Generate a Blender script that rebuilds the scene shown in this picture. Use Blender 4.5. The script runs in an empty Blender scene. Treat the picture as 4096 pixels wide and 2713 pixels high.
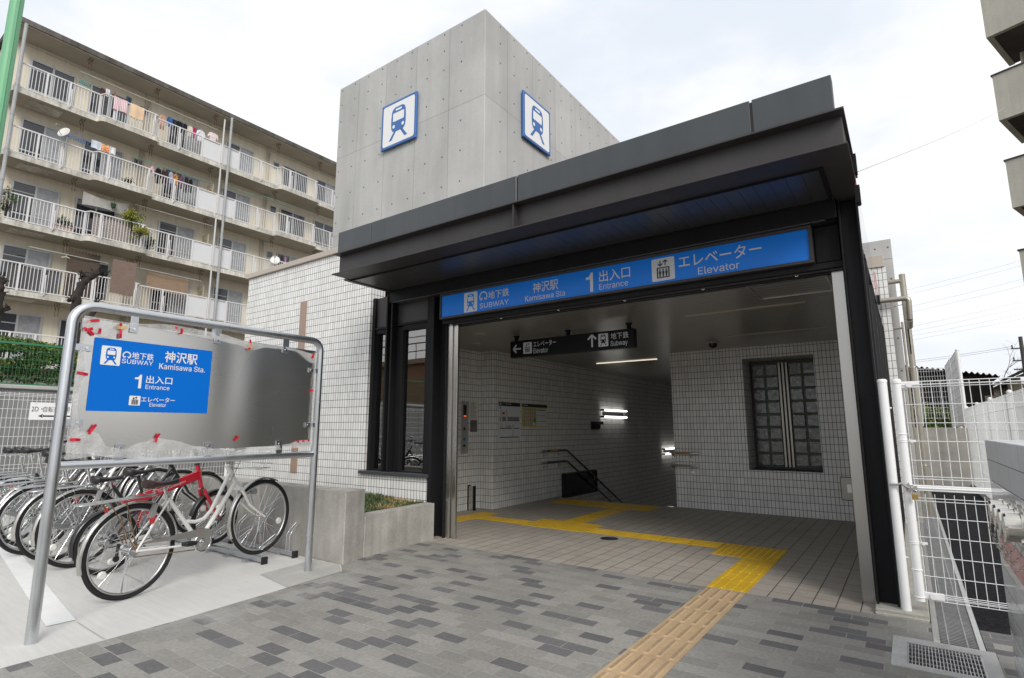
import bpy, math, random
from mathutils import Vector, Matrix, Quaternion
random.seed(7)
R = math.radians
scene = bpy.context.scene
COL = scene.collection
# ---------------------------------------------------------------- camera
cam = bpy.data.cameras.new('camera'); cam.sensor_width = 36.0; cam.lens = 19.303; cam.sensor_fit = 'HORIZONTAL'
cam.clip_start = 0.05; cam.clip_end = 2000
camo = bpy.data.objects.new('camera', cam); COL.objects.link(camo)
camo.location = (0, 0, 1.22); camo.rotation_euler = (R(90 + 9.243), 0, R(35.51))
scene.camera = camo
# ---------------------------------------------------------------- world / sun
TOSUN = Vector((0.78, -0.60, 0.72)).normalized()
W = bpy.data.worlds.new('World'); scene.world = W; W.use_nodes = True
wn = W.node_tree; bg = wn.nodes['Background']; bg.inputs['Strength'].default_value = 0.10
sky = wn.nodes.new('ShaderNodeTexSky'); sky.sky_type = 'NISHITA'; sky.sun_disc = False
sky.sun_elevation = math.asin(TOSUN.z); sky.sun_rotation = math.atan2(TOSUN.x, TOSUN.y)
sky.air_density = 1.0; sky.dust_density = 2.5
tc = wn.nodes.new('ShaderNodeTexCoord')
mp = wn.nodes.new('ShaderNodeMapping'); mp.inputs['Scale'].default_value = (1.1, 1.1, 2.4); mp.inputs['Location'].default_value = (3.7, 1.2, 0.4)
nz = wn.nodes.new('ShaderNodeTexNoise'); nz.inputs['Scale'].default_value = 1.7; nz.inputs['Detail'].default_value = 6; nz.inputs['Roughness'].default_value = 0.52
mr = wn.nodes.new('ShaderNodeMapRange'); mr.inputs['From Min'].default_value = 0.40; mr.inputs['From Max'].default_value = 0.60
mr.inputs['To Min'].default_value = 0.0; mr.inputs['To Max'].default_value = 1.0; mr.interpolation_type = 'SMOOTHSTEP'
mixc = wn.nodes.new('ShaderNodeMix'); mixc.data_type = 'RGBA'
mixs = wn.nodes.new('ShaderNodeMix'); mixs.data_type = 'RGBA'; mixs.inputs[0].default_value = 0.90
L = wn.links.new
L(tc.outputs['Generated'], mp.inputs['Vector']); L(mp.outputs['Vector'], nz.inputs['Vector']); L(nz.outputs['Fac'], mr.inputs['Value'])
L(sky.outputs['Color'], mixs.inputs[6]); mixs.inputs[7].default_value = (7.35, 7.85, 8.55, 1)
L(mr.outputs['Result'], mixc.inputs[0]); L(mixs.outputs[2], mixc.inputs[6]); mixc.inputs[7].default_value = (8.9, 8.9, 8.95, 1)
L(mixc.outputs[2], bg.inputs['Color'])
sl = bpy.data.lights.new('sun', 'SUN'); sl.energy = 2.0; sl.angle = R(24); sl.color = (1.0, 0.965, 0.91)
so = bpy.data.objects.new('sun', sl); COL.objects.link(so); so.location = (0, 0, 30); so.rotation_euler = TOSUN.to_track_quat('Z', 'Y').to_euler()
scene.view_settings.view_transform = 'Standard'; scene.view_settings.look = 'None'
scene.view_settings.exposure = 0.28; scene.view_settings.gamma = 1.0; scene.view_settings.use_curve_mapping = False
scene.cycles.max_bounces = 8; scene.cycles.diffuse_bounces = 5; scene.cycles.glossy_bounces = 4; scene.cycles.transparent_max_bounces = 16
scene.cycles.sample_clamp_indirect = 6.0
scene.render.film_transparent = False

# ---------------------------------------------------------------- mesh helper
class MB:
    def __init__(s, mat=None):
        s.v = []; s.f = []; s.m = []; s.s = []; s.M = mat
    def add(s, vs, fs, mi=0, sm=False):
        o = len(s.v)
        if s.M is not None: vs = [s.M @ Vector(p) for p in vs]
        s.v += [tuple(p) for p in vs]
        for f in fs: s.f.append(tuple(i + o for i in f)); s.m.append(mi); s.s.append(sm)
        return s
    def box(s, x0, x1, y0, y1, z0, z1, mi=0):
        return s.add([(x0,y0,z0),(x1,y0,z0),(x1,y1,z0),(x0,y1,z0),(x0,y0,z1),(x1,y0,z1),(x1,y1,z1),(x0,y1,z1)],
                     [(0,3,2,1),(4,5,6,7),(0,1,5,4),(1,2,6,5),(2,3,7,6),(3,0,4,7)], mi)
    def obox(s, c, ax, h, mi=0):
        c = Vector(c); a = [Vector(ax[i]).normalized() * h[i] for i in range(3)]
        vs = [c + a[0]*i + a[1]*j + a[2]*k for k in (-1,1) for (i,j) in ((-1,-1),(1,-1),(1,1),(-1,1))]
        return s.add(vs, [(0,3,2,1),(4,5,6,7),(0,1,5,4),(1,2,6,5),(2,3,7,6),(3,0,4,7)], mi)
    def bar(s, p, q, w, d=None, mi=0, up=(0,0,1)):
        p = Vector(p); q = Vector(q); t = (q-p); ln = t.length; t.normalize(); u = Vector(up)
        if abs(t.dot(u)) > .95: u = Vector((1,0,0))
        a = t.cross(u).normalized(); b = a.cross(t)
        return s.obox((p+q)/2, (t,a,b), (ln/2, w/2, (d or w)/2), mi)
    def tube(s, pts, r, n=8, closed=False, mi=0, caps=True, sm=True):
        pts = [Vector(p) for p in pts]; N = len(pts); rs = r if isinstance(r,(list,tuple)) else [r]*N
        T = []
        for i in range(N):
            a = pts[(i-1) % N] if (closed or i > 0) else pts[0]; b = pts[(i+1) % N] if (closed or i < N-1) else pts[-1]
            t = b - a; T.append(t.normalized() if t.length > 1e-9 else Vector((0,0,1)))
        u = Vector((0,0,1)) if abs(T[0].z) < .9 else Vector((1,0,0))
        u = (u - T[0]*u.dot(T[0])).normalized(); vs = []
        for i in range(N):
            u = (u - T[i]*u.dot(T[i]))
            u = u.normalized() if u.length > 1e-6 else T[i].orthogonal().normalized()
            w = T[i].cross(u)
            for k in range(n):
                a = 2*math.pi*k/n; vs.append(pts[i] + (u*math.cos(a) + w*math.sin(a))*rs[i])
        fs = []
        for i in range(N if closed else N-1):
            j = (i+1) % N
            for k in range(n): fs.append((i*n+k, i*n+(k+1)%n, j*n+(k+1)%n, j*n+k))
        s.add(vs, fs, mi, sm)
        if caps and not closed:
            s.add(vs[:n], [tuple(range(n-1,-1,-1))], mi); s.add(vs[-n:], [tuple(range(n))], mi)
        return s
    def cyl(s, p, q, r, n=14, mi=0, r2=None): return s.tube([p, q], [r, r if r2 is None else r2], n, mi=mi)
    def torus(s, c, ax, RR, r, n=32, m=8, mi=0, a0=0, a1=2*math.pi, e1=None):
        c = Vector(c); ax = Vector(ax).normalized(); e1 = Vector(e1) if e1 else ax.orthogonal().normalized(); e2 = ax.cross(e1)
        full = abs(a1-a0) > 6.28
        k = n if full else n+1
        return s.tube([c + (e1*math.cos(a0+(a1-a0)*i/n) + e2*math.sin(a0+(a1-a0)*i/n))*RR for i in range(k)], r, m, closed=full, mi=mi)
    def prism(s, poly, vec, mi=0, sm=False):
        vec = Vector(vec); p = [Vector(q) for q in poly]; n = len(p)
        s.add(p + [q+vec for q in p], [tuple(range(n-1,-1,-1)), tuple(range(n,2*n))], mi)
        return s.add(p + [q+vec for q in p], [(i,(i+1)%n,(i+1)%n+n,i+n) for i in range(n)], mi, sm)
    def lathe(s, prof, c, ax, n=16, mi=0, sm=True, sharp=False, caps=True):
        if sharp:
            for a, b_ in zip(prof, prof[1:]): s.lathe([a, b_], c, ax, n, mi, sm, caps=False)
            return s
        c = Vector(c); ax = Vector(ax).normalized(); e1 = ax.orthogonal().normalized(); e2 = ax.cross(e1); vs = []
        for r, h in prof:
            for k in range(n):
                a = 2*math.pi*k/n; vs.append(c + ax*h + (e1*math.cos(a)+e2*math.sin(a))*r)
        fs = [(i*n+k, i*n+(k+1)%n, (i+1)*n+(k+1)%n, (i+1)*n+k) for i in range(len(prof)-1) for k in range(n)]
        s.add(vs, fs, mi, sm)
        if caps: s.add(vs[:n], [tuple(range(n-1,-1,-1))], mi); s.add(vs[-n:], [tuple(range(n))], mi)
        return s
    def surf(s, fn, nu, nv, mi=0, sm=True, thick=None):
        vs = [Vector(fn(i/nu, j/nv)) for j in range(nv+1) for i in range(nu+1)]
        fs = [(j*(nu+1)+i, j*(nu+1)+i+1, (j+1)*(nu+1)+i+1, (j+1)*(nu+1)+i) for j in range(nv) for i in range(nu)]
        s.add(vs, fs, mi, sm)
        if thick is not None:
            t = Vector(thick); s.add([p+t for p in vs], [tuple(reversed(f)) for f in fs], mi, sm)
            ring = [i for i in range(nu+1)] + [j*(nu+1)+nu for j in range(1,nv+1)] + [nv*(nu+1)+i for i in range(nu-1,-1,-1)] + [j*(nu+1) for j in range(nv-1,0,-1)]
            k = len(ring); rv = [vs[i] for i in ring]
            s.add(rv + [p+t for p in rv], [(i,i+k,(i+1)%k+k,(i+1)%k) for i in range(k)], mi)
        return s
    def build(s, name, mats, parent=None, bevel=0, label=None, cat=None, group=None, kind=None, seg=1):
        me = bpy.data.meshes.new(name); me.from_pydata(s.v, [], s.f)
        if not isinstance(mats, (list, tuple)): mats = [mats]
        for m in mats: me.materials.append(m)
        me.polygons.foreach_set('material_index', s.m); me.polygons.foreach_set('use_smooth', s.s); me.update()
        o = bpy.data.objects.new(name, me); COL.objects.link(o)
        if parent: attach(o, parent)
        if bevel:
            b = o.modifiers.new('edge', 'BEVEL'); b.width = bevel; b.segments = seg; b.limit_method = 'ANGLE'; b.angle_limit = R(40); b.use_clamp_overlap = True
        tag(o, label, cat, group, kind)
        return o
WLOC = {}
def wloc(o):
    p = Vector(o.location)
    return p + (WLOC.get(o.parent.name, Vector()) if o.parent else Vector())
def attach(o, parent):
    o.parent = parent
    if parent.type == 'EMPTY' and parent.get('world_built'): o.matrix_parent_inverse = Matrix.Translation(-Vector(parent.location))
def tag(o, label=None, cat=None, group=None, kind=None):
    if label: o['label'] = label
    if cat: o['category'] = cat
    if group: o['group'] = group
    if kind: o['kind'] = kind
    return o
def thing(name, loc, label, cat, group=None, world=True):
    o = bpy.data.objects.new(name, None); COL.objects.link(o); o.location = loc; o.empty_display_size = .2
    if world: o['world_built'] = 1
    return tag(o, label, cat, group)
def copy_tree(o, parent=None):
    c = o.copy(); COL.objects.link(c)
    if parent: c.parent = parent
    for ch in [x for x in o.children]: copy_tree(ch, c)
    return c
def lerp(a, b, t): return a + (b-a)*t
def arc(c, e1, e2, r, a0, a1, n):
    c = Vector(c); e1 = Vector(e1); e2 = Vector(e2)
    return [c + e1*r*math.cos(R(lerp(a0,a1,i/n))) + e2*r*math.sin(R(lerp(a0,a1,i/n))) for i in range(n+1)]

# ---------------------------------------------------------------- materials
class NT:
    def __init__(s, name):
        s.m = bpy.data.materials.new(name); s.m.use_nodes = True; s.t = s.m.node_tree; s.b = s.t.nodes['Principled BSDF']; s.out = s.t.nodes['Material Output']
        s._co = None
    def n(s, typ, ins=None, **props):
        x = s.t.nodes.new('ShaderNode' + typ)
        for k, v in props.items(): setattr(x, k, v)
        for k, v in (ins or {}).items(): s.set(x.inputs[k], v)
        return x
    def set(s, sock, v):
        if isinstance(v, bpy.types.NodeSocket): s.t.links.new(v, sock)
        elif isinstance(v, bpy.types.Node): s.t.links.new(v.outputs[0], sock)
        else:
            if sock.type == 'RGBA' and len(v) == 3: v = (*v, 1)
            sock.default_value = v
    def math(s, op, a, b=None, c=None):
        x = s.n('Math', operation=op); s.set(x.inputs[0], a)
        if b is not None: s.set(x.inputs[1], b)
        if c is not None: s.set(x.inputs[2], c)
        return x.outputs[0]
    def co(s):
        if s._co is None: s._co = s.n('TexCoord').outputs['Object']
        return s._co
    def noise(s, scale, detail=4, rough=.55, vec=None, dist=0):
        return s.n('TexNoise', {'Scale': scale, 'Detail': detail, 'Roughness': rough, 'Distortion': dist, 'Vector': vec or s.co()}).outputs['Fac']
    def mapr(s, v, a, b, c, d, smooth=False):
        x = s.n('MapRange', {'Value': v, 'From Min': a, 'From Max': b, 'To Min': c, 'To Max': d})
        if smooth: x.interpolation_type = 'SMOOTHSTEP'
        return x.outputs['Result']
    def mix(s, f, a, b, blend='MIX'):
        x = s.n('Mix', data_type='RGBA', blend_type=blend); s.set(x.inputs[0], f); s.set(x.inputs[6], a); s.set(x.inputs[7], b); return x.outputs[2]
    def scale(s, col, f):
        x = s.n('VectorMath', operation='SCALE')
        if isinstance(col, (tuple, list)): x.inputs[0].default_value = col[:3]
        else: s.set(x.inputs[0], col)
        s.set(x.inputs['Scale'], f); return x.outputs[0]
    def vmap(s, sc, vec=None):
        return s.n('Mapping', {'Vector': vec or s.co(), 'Scale': sc}).outputs['Vector']
    def bump(s, h, strength, dist):
        s.set(s.b.inputs['Normal'], s.n('Bump', {'Height': h, 'Strength': strength, 'Distance': dist}).outputs['Normal'])
    def uv(s, uo=0, vo=0):
        g = s.n('NewGeometry'); nx = s.n('SeparateXYZ', {'Vector': g.outputs['True Normal']}); p = s.n('SeparateXYZ', {'Vector': s.co()})
        fx = s.math('GREATER_THAN', s.math('ABSOLUTE', nx.outputs['X']), .7); fz = s.math('GREATER_THAN', s.math('ABSOLUTE', nx.outputs['Z']), .7)
        mu = s.n('Mix', {0: fx, 2: p.outputs['X'], 3: p.outputs['Y']}, data_type='FLOAT').outputs[0]
        mv = s.n('Mix', {0: fz, 2: p.outputs['Z'], 3: p.outputs['Y']}, data_type='FLOAT').outputs[0]
        return s.n('CombineXYZ', {'X': s.math('ADD', mu, uo), 'Y': s.math('ADD', mv, vo), 'Z': 0.0}).outputs[0]

def M(name, col, rough=.5, metal=0, var=.10, vs=2.5, fine=.0, fs=90, bump=0, bs=120, streak=0, spec=.5, rv=.06, coat=0):
    g = NT(name); b = g.b
    b.inputs['Roughness'].default_value = rough; b.inputs['Metallic'].default_value = metal; b.inputs['Specular IOR Level'].default_value = spec
    f = g.mapr(g.noise(vs, 5, .6), .3, .7, 1-var, 1+var)
    if fine: f = g.math('MULTIPLY', f, g.mapr(g.noise(fs, 2, .5), .3, .7, 1-fine, 1+fine))
    if streak: f = g.math('MULTIPLY', f, g.mapr(g.noise(1.0, 4, .6, g.vmap((7, 7, .5))), .35, .65, 1-streak, 1+streak*.6))
    g.set(b.inputs['Base Color'], g.scale(col, f))
    if rv: g.set(b.inputs['Roughness'], g.mapr(g.noise(vs*1.7, 1.5, .4), .25, .75, max(.02, rough-rv), min(1, rough+rv)))
    if bump: g.bump(g.noise(bs, 3, .6), 1.0, bump)
    if coat: b.inputs['Coat Weight'].default_value = coat; b.inputs['Coat Roughness'].default_value = .12
    return g.m
def GLASS(name, tint=(.75,.80,.80), refl=1.0, rough=.0, base=.04):
    g = NT(name); g.t.nodes.remove(g.b)
    fr = g.n('Fresnel', {'IOR': 1.52}); fac = g.math('MULTIPLY', fr.outputs[0], refl); fac = g.math('ADD', fac, base); fac = g.math('MINIMUM', fac, 1.0)
    tr = g.n('BsdfTransparent', {'Color': (*tint, 1)}); gl = g.n('BsdfGlossy', {'Color': (1,1,1,1), 'Roughness': rough})
    wob = g.n('Bump', {'Height': g.noise(1.3, 2, .5), 'Strength': .02, 'Distance': .05}); g.set(gl.inputs['Normal'], wob.outputs['Normal'])
    mx = g.n('MixShader'); g.set(mx.inputs[0], fac); g.set(mx.inputs[1], tr.outputs[0]); g.set(mx.inputs[2], gl.outputs[0]); g.set(g.out.inputs['Surface'], mx.outputs[0])
    return g.m
def TILE(name, bw, rh, mort, c1, c2, mc, rough, uo=0, vo=0, off=0.0, bump=.0015, var=.06, spec=.5, wear=0):
    g = NT(name); v = g.uv(uo, vo)
    br = g.n('TexBrick', {'Vector': v, 'Color1': c1, 'Color2': c2, 'Mortar': mc, 'Scale': 1.0, 'Mortar Size': mort, 'Mortar Smooth': .15, 'Bias': 0.0, 'Brick Width': bw, 'Row Height': rh}, offset=off, offset_frequency=2)
    f = g.mapr(g.noise(1.6, 5, .6), .3, .7, 1-var, 1+var)
    f = g.math('MULTIPLY', f, g.mapr(g.noise(1.0, 4, .6, g.vmap((6, 6, .5))), .35, .65, .96, 1.03))
    if wear: f = g.math('MULTIPLY', f, g.mapr(g.noise(14, 4, .65), .3, .75, 1+wear, 1-wear))
    g.set(g.b.inputs['Base Color'], g.scale(br.outputs['Color'], f))
    g.set(g.b.inputs['Roughness'], g.mapr(br.outputs['Fac'], 0, 1, rough, .85)); g.b.inputs['Specular IOR Level'].default_value = spec
    bp = g.n('Bump', {'Height': g.math('SUBTRACT', 1.0, br.outputs['Fac']), 'Strength': .8, 'Distance': bump})
    wv = g.n('TexWhiteNoise', {'Vector': br.outputs['Color']}, noise_dimensions='3D')
    tl = g.n('VectorMath', {0: wv.outputs['Color'], 1: (.5,.5,.5)}, operation='SUBTRACT').outputs[0]
    ad = g.n('VectorMath', {0: bp.outputs['Normal'], 1: g.scale(tl, .035)}, operation='ADD').outputs[0]
    g.set(g.b.inputs['Normal'], g.n('VectorMath', {0: ad}, operation='NORMALIZE').outputs[0])
    return g.m
m_tile = TILE('white_wall_tile', .05, .1, .0030, (.81,.805,.785), (.70,.695,.675), (.030,.030,.036), .24, var=.03)
def floortile():
    g = NT('beige_floor_tile'); v = g.uv(.965, .02)
    br = g.n('TexBrick', {'Vector': v, 'Color1': (.40,.362,.315,1), 'Color2': (.35,.318,.276,1), 'Mortar': (.09,.085,.08,1), 'Scale': 1.0, 'Mortar Size': .0030, 'Mortar Smooth': .2, 'Bias': 0.0, 'Brick Width': .146, 'Row Height': .19}, offset=0.0)
    u = g.math('ABSOLUTE', g.math('SUBTRACT', g.math('FRACT', g.math('ADD', g.math('DIVIDE', g.n('SeparateXYZ', {'Vector': v}).outputs['X'], .146), 40.5)), .5))
    ln = g.math('LESS_THAN', u, .024)
    f = g.math('MULTIPLY', g.mapr(g.noise(1.2, 5, .6), .3, .7, .92, 1.08), g.mapr(g.noise(18, 4, .65), .3, .72, 1.06, .92))
    g.set(g.b.inputs['Base Color'], g.mix(ln, g.scale(br.outputs['Color'], f), (.055,.052,.055,1))); g.b.inputs['Roughness'].default_value = .6; g.b.inputs['Specular IOR Level'].default_value = .35
    g.bump(g.math('SUBTRACT', 1.0, g.math('MAXIMUM', ln, g.math('MULTIPLY', br.outputs['Fac'], .4))), .8, .002); return g.m
m_ftile = floortile()
def paver():
    g = NT('grey_paving_brick'); v = g.uv(0.02, 4.575 % .1 * -1)
    br = g.n('TexBrick', {'Vector': v, 'Color1': (0,0,0,1), 'Color2': (1,1,1,1), 'Mortar': (.5,.5,.5,1), 'Scale': 1.0, 'Mortar Size': .0026, 'Mortar Smooth': .2, 'Bias': 0.0, 'Brick Width': .2, 'Row Height': .1}, offset=.5, offset_frequency=2)
    rnd = g.n('SeparateColor', {'Color': br.outputs['Color']}).outputs[0]
    dark = g.math('GREATER_THAN', rnd, .765)
    lite = g.scale((.262,.252,.231), g.mapr(rnd, 0, .765, .84, 1.12))
    dk = g.scale((.130,.127,.129), g.mapr(rnd, .735, 1, .85, 1.15))
    c = g.mix(dark, lite, dk)
    jm = g.mapr(g.noise(1.4, 4, .6), .40, .62, .15, 1.0)
    c = g.mix(g.math('MULTIPLY', br.outputs['Fac'], jm), c, (.36,.345,.305,1))
    f = g.math('MULTIPLY', g.mapr(g.noise(.9, 5, .65), .3, .7, .9, 1.1), g.mapr(g.noise(45, 5, .7), .28, .72, .80, 1.22))
    st = g.math('MULTIPLY', g.mapr(g.noise(.7, 6, .7, dist=.6), .54, .70, 0, .30), g.mapr(g.noise(9, 4, .6), .3, .6, .3, 1))
    c = g.mix(st, c, (.12,.11,.095,1))
    gum = g.n('TexVoronoi', {'Vector': g.co(), 'Scale': 2.2}); gm = g.math('LESS_THAN', gum.outputs['Distance'], g.mapr(g.noise(3, 1, .5), .45, .75, 0, .05))
    c = g.mix(g.math('MULTIPLY', gm, .55), c, (.06,.06,.06,1))
    speck = g.mapr(g.noise(260, 2, .5), .66, .74, 0, .35)
    c = g.mix(speck, g.scale(c, f), (.42,.41,.39,1))
    dust = g.math('MULTIPLY', g.mapr(g.noise(2.2, 6, .7), .52, .72, 0, .8), g.mapr(g.n('SeparateXYZ', {'Vector': g.co()}).outputs['X'], -2.9, -4.0, 0, 1))
    c = g.mix(dust, c, (.40,.39,.37,1))
    g.set(g.b.inputs['Base Color'], c); g.b.inputs['Roughness'].default_value = .82; g.b.inputs['Specular IOR Level'].default_value = .35
    h = g.math('ADD', g.math('MULTIPLY', g.math('SUBTRACT', 1.0, br.outputs['Fac']), 1.0), g.math('MULTIPLY', g.noise(160, 3, .7), .5))
    g.bump(h, .6, .003); return g.m
m_pav = paver()
def formed():
    g = NT('fair_faced_concrete'); co = g.co()
    p = g.n('SeparateXYZ', {'Vector': g.uv()})
    f = g.mapr(g.noise(.55, 6, .62, dist=.4), .3, .7, .89, 1.09)
    f = g.math('MULTIPLY', f, g.mapr(g.noise(1, 5, .6, g.vmap((2.6, 2.6, .28))), .32, .68, .90, 1.07))
    f = g.math('MULTIPLY', f, g.mapr(g.noise(40, 3, .6), .3, .7, .95, 1.05))
    pan = g.n('TexBrick', {'Vector': g.n('CombineXYZ', {'X': g.math('ADD', p.outputs['X'], 6.609+.92*20), 'Y': g.math('ADD', p.outputs['Y'], -7.31+1.86*9), 'Z': 0.0}).outputs[0], 'Color1': (.93,.93,.93,1), 'Color2': (1.05,1.05,1.05,1), 'Mortar': (.58,.58,.58,1), 'Scale': 1.0, 'Mortar Size': .007, 'Mortar Smooth': .6, 'Bias': 0.0, 'Brick Width': .916, 'Row Height': 1.86}, offset=0.0)
    st = g.mapr(g.noise(1, 5, .7, g.vmap((26, 26, 1.4))), .62, .78, 0, .26)
    c = g.mix(g.math('MULTIPLY', st, g.mapr(g.noise(.9, 3, .5), .5, .65, 0, 1)), g.scale(pan.outputs['Color'], g.math('MULTIPLY', f, .455)), (.17,.17,.17,1))
    tint = g.n('VectorMath', {0: c, 1: (1.0, .996, .972)}, operation='MULTIPLY').outputs[0]
    g.set(g.b.inputs['Base Color'], tint); g.b.inputs['Roughness'].default_value = .7; g.b.inputs['Specular IOR Level'].default_value = .3
    g.bump(g.math('ADD', g.noise(3, 4, .5), g.math('MULTIPLY', g.math('SUBTRACT', 1.0, pan.outputs['Fac']), .6)), .5, .004); return g.m
m_conc = formed()
m_hole = M('tie_hole_shadowed_mortar', (.10,.10,.10), .9, var=.2)
m_planter = M('cast_planter_concrete', (.36,.345,.315), .75, var=.22, vs=2.6, fine=.07, fs=40, streak=.16, bump=.0015, bs=60, spec=.3)
def slab():
    g = NT('light_broomed_concrete')
    f = g.math('MULTIPLY', g.mapr(g.noise(1.1, 6, .6), .3, .7, .93, 1.07), g.mapr(g.noise(1, 5, .65, g.vmap((3, 38, 1))), .3, .7, .94, 1.06))
    f = g.math('MULTIPLY', f, g.mapr(g.noise(120, 2, .5), .3, .7, .96, 1.04))
    spot = g.mapr(g.noise(36, 2, .4), .76, .80, 0, .55)
    c = g.mix(spot, g.scale((.56,.55,.525), f), (.30,.29,.27,1))
    g.set(g.b.inputs['Base Color'], c); g.b.inputs['Roughness'].default_value = .8; g.b.inputs['Specular IOR Level'].default_value = .3
    g.bump(g.noise(1, 5, .6, g.vmap((12, 160, 1))), .5, .0015); return g.m
m_slab = slab()
m_white_line = M('white_road_paint', (.74,.74,.73), .7, var=.05, vs=5, fine=.04, spec=.3)
m_dark = M('charcoal_steel_paint', (.014,.014,.0155), .45, var=.12, vs=1.2, spec=.13, streak=.10)
m_dark2 = M('bronze_grey_steel_paint', (.043,.039,.039), .45, var=.10, vs=1.3, streak=.10, spec=.42)
m_par = M('slate_parapet_panel', (.052,.058,.063), .36, var=.09, vs=.9, streak=.10)
m_black = M('black_recess_paint', (.010,.010,.011), .45, var=.1)
m_soffit = M('gloss_black_soffit_slat', (.17,.168,.165), .36, .8, var=.0, vs=2, rv=0)
def steel(name, col, rough, axis=(1,1,60), br=.03):
    g = NT(name); g.b.inputs['Metallic'].default_value = 1.0
    f = g.mapr(g.noise(1, 3, .6, g.vmap(tuple(8*a for a in axis))), .3, .7, 1-br, 1+br)
    g.set(g.b.inputs['Base Color'], g.scale(col, f)); g.set(g.b.inputs['Roughness'], g.mapr(g.noise(1.6, 1, .4), .3, .7, rough*.92, rough*1.08))
    return g.m
m_stain = steel('brushed_stainless', (.56,.545,.52), .24, (40,40,.12), .03)
m_board = steel('brushed_sign_board', (.74,.72,.68), .27, (1, .6, 90), .03)
m_galv = M('galvanised_steel', (.62,.64,.66), .30, 1.0, var=.05, vs=4, rv=.05)
m_chrome = M('polished_chrome', (.72,.72,.71), .12, 1.0, var=.08, vs=20)
m_alu = M('satin_aluminium', (.62,.62,.61), .32, 1.0, var=.06, vs=10)
m_bronzepipe = M('bronze_grey_pipe', (.36,.33,.28), .38, .55, var=.08, vs=5)
m_greypipe = M('grey_downpipe', (.33,.34,.35), .5, var=.12, vs=3)
m_white = M('white_powder_coat', (.80,.80,.80), .35, var=.03, vs=6)
m_whitewire = M('white_coated_wire', (.78,.79,.79), .4, var=.03)
m_blue = M('blue_sign_face', (.001,.145,.60), .42, var=.015, vs=1, rv=.02, spec=.15)
m_fblue = M('blue_acrylic_fascia', (.014,.215,.82), .22, var=.03, vs=.8, rv=.03, spec=.18)
m_fwhite = M('white_acrylic_lettering', (.60,.63,.66), .3, var=.03, rv=.02)
m_signwhite = M('white_sign_vinyl', (.78,.78,.78), .4, var=.02, rv=.02)
m_signblue = M('blue_train_vinyl', (.035,.135,.40), .4, var=.03, rv=.02)
m_signblack = M('black_sign_vinyl', (.018,.018,.020), .4, var=.05, rv=.02)
m_hang = M('black_hanging_sign_face', (.010,.010,.012), .4, var=.05, spec=.15)
m_red = M('red_adhesive_tape', (.56,.012,.035), .35, var=.1, vs=20)
m_tan = M('tan_masking_tape', (.55,.38,.19), .6, var=.1, vs=20)
m_yel = M('yellow_tactile_tile', (.64,.40,.025), .5, var=.12, vs=5, fine=.06, fs=50, bump=.0006, bs=200)
m_tactan = M('sand_tactile_tile', (.47,.335,.20), .72, var=.10, vs=3, fine=.07, fs=60, bump=.001, bs=140, spec=.3)
m_tactan2 = M('worn_sand_bar_top', (.34,.245,.15), .75, var=.16, vs=6, fine=.1, fs=60, spec=.3)
m_tyre = M('tyre_rubber', (.018,.018,.019), .75, var=.15, vs=12, bump=.001, bs=90, spec=.3)
m_glass = GLASS('entrance_window_glass', (.50,.54,.53), 2.2, 0, .14)
m_clear = GLASS('clear_screen_glass', (.86,.90,.92), 1.0, 0, .02)
m_beige = M('beige_metal_coping', (.46,.40,.345), .5, var=.04, vs=.8)
m_granite = M('polished_grey_granite', (.36,.37,.375), .09, var=.05, vs=7, fine=.07, fs=300, rv=.02, spec=.6)
m_blackstone = M('black_window_sill_stone', (.045,.047,.052), .5, var=.2, vs=40, fine=.2, fs=200)
def asphalt():
    g = NT('fresh_black_asphalt'); f = g.math('MULTIPLY', g.mapr(g.noise(150, 4, .75), .3, .72, .35, 2.0), g.mapr(g.noise(38, 3, .7), .35, .68, .5, 2.0))
    g.set(g.b.inputs['Base Color'], g.scale((.017,.017,.019), f)); g.b.inputs['Roughness'].default_value = .95; g.b.inputs['Specular IOR Level'].default_value = .12
    g.bump(g.noise(120, 4, .7), 1.0, .012); return g.m
m_asph = asphalt()
def ceil():
    g = NT('ribbed_metal_ceiling'); p = g.n('SeparateXYZ', {'Vector': g.co()}).outputs['Y']
    fr = g.math('FRACT', g.math('MULTIPLY', p, 10.0)); gr = g.math('LESS_THAN', fr, .11)
    g.set(g.b.inputs['Base Color'], g.mix(gr, g.scale((.36,.345,.32), g.mapr(g.noise(1.2, 3, .5), .3, .7, .93, 1.07)), (.05,.05,.05,1)))
    g.b.inputs['Metallic'].default_value = .5; g.b.inputs['Roughness'].default_value = .30
    g.bump(g.math('SUBTRACT', 1.0, gr), .6, .004); return g.m
m_ceil = ceil()
def EMIT(name, col, s):
    g = NT(name); g.b.inputs['Base Color'].default_value = (*col, 1); g.b.inputs['Emission Color'].default_value = (*col, 1); g.b.inputs['Emission Strength'].default_value = s; return g.m
m_tube = EMIT('lit_fluorescent_tube', (1.0, .985, .93), 3.2)
m_dim = EMIT('lit_ceiling_strip', (1.0, .9, .7), .7)
m_led = EMIT('lit_indicator_digits', (1.0, .12, .03), .8)
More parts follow.
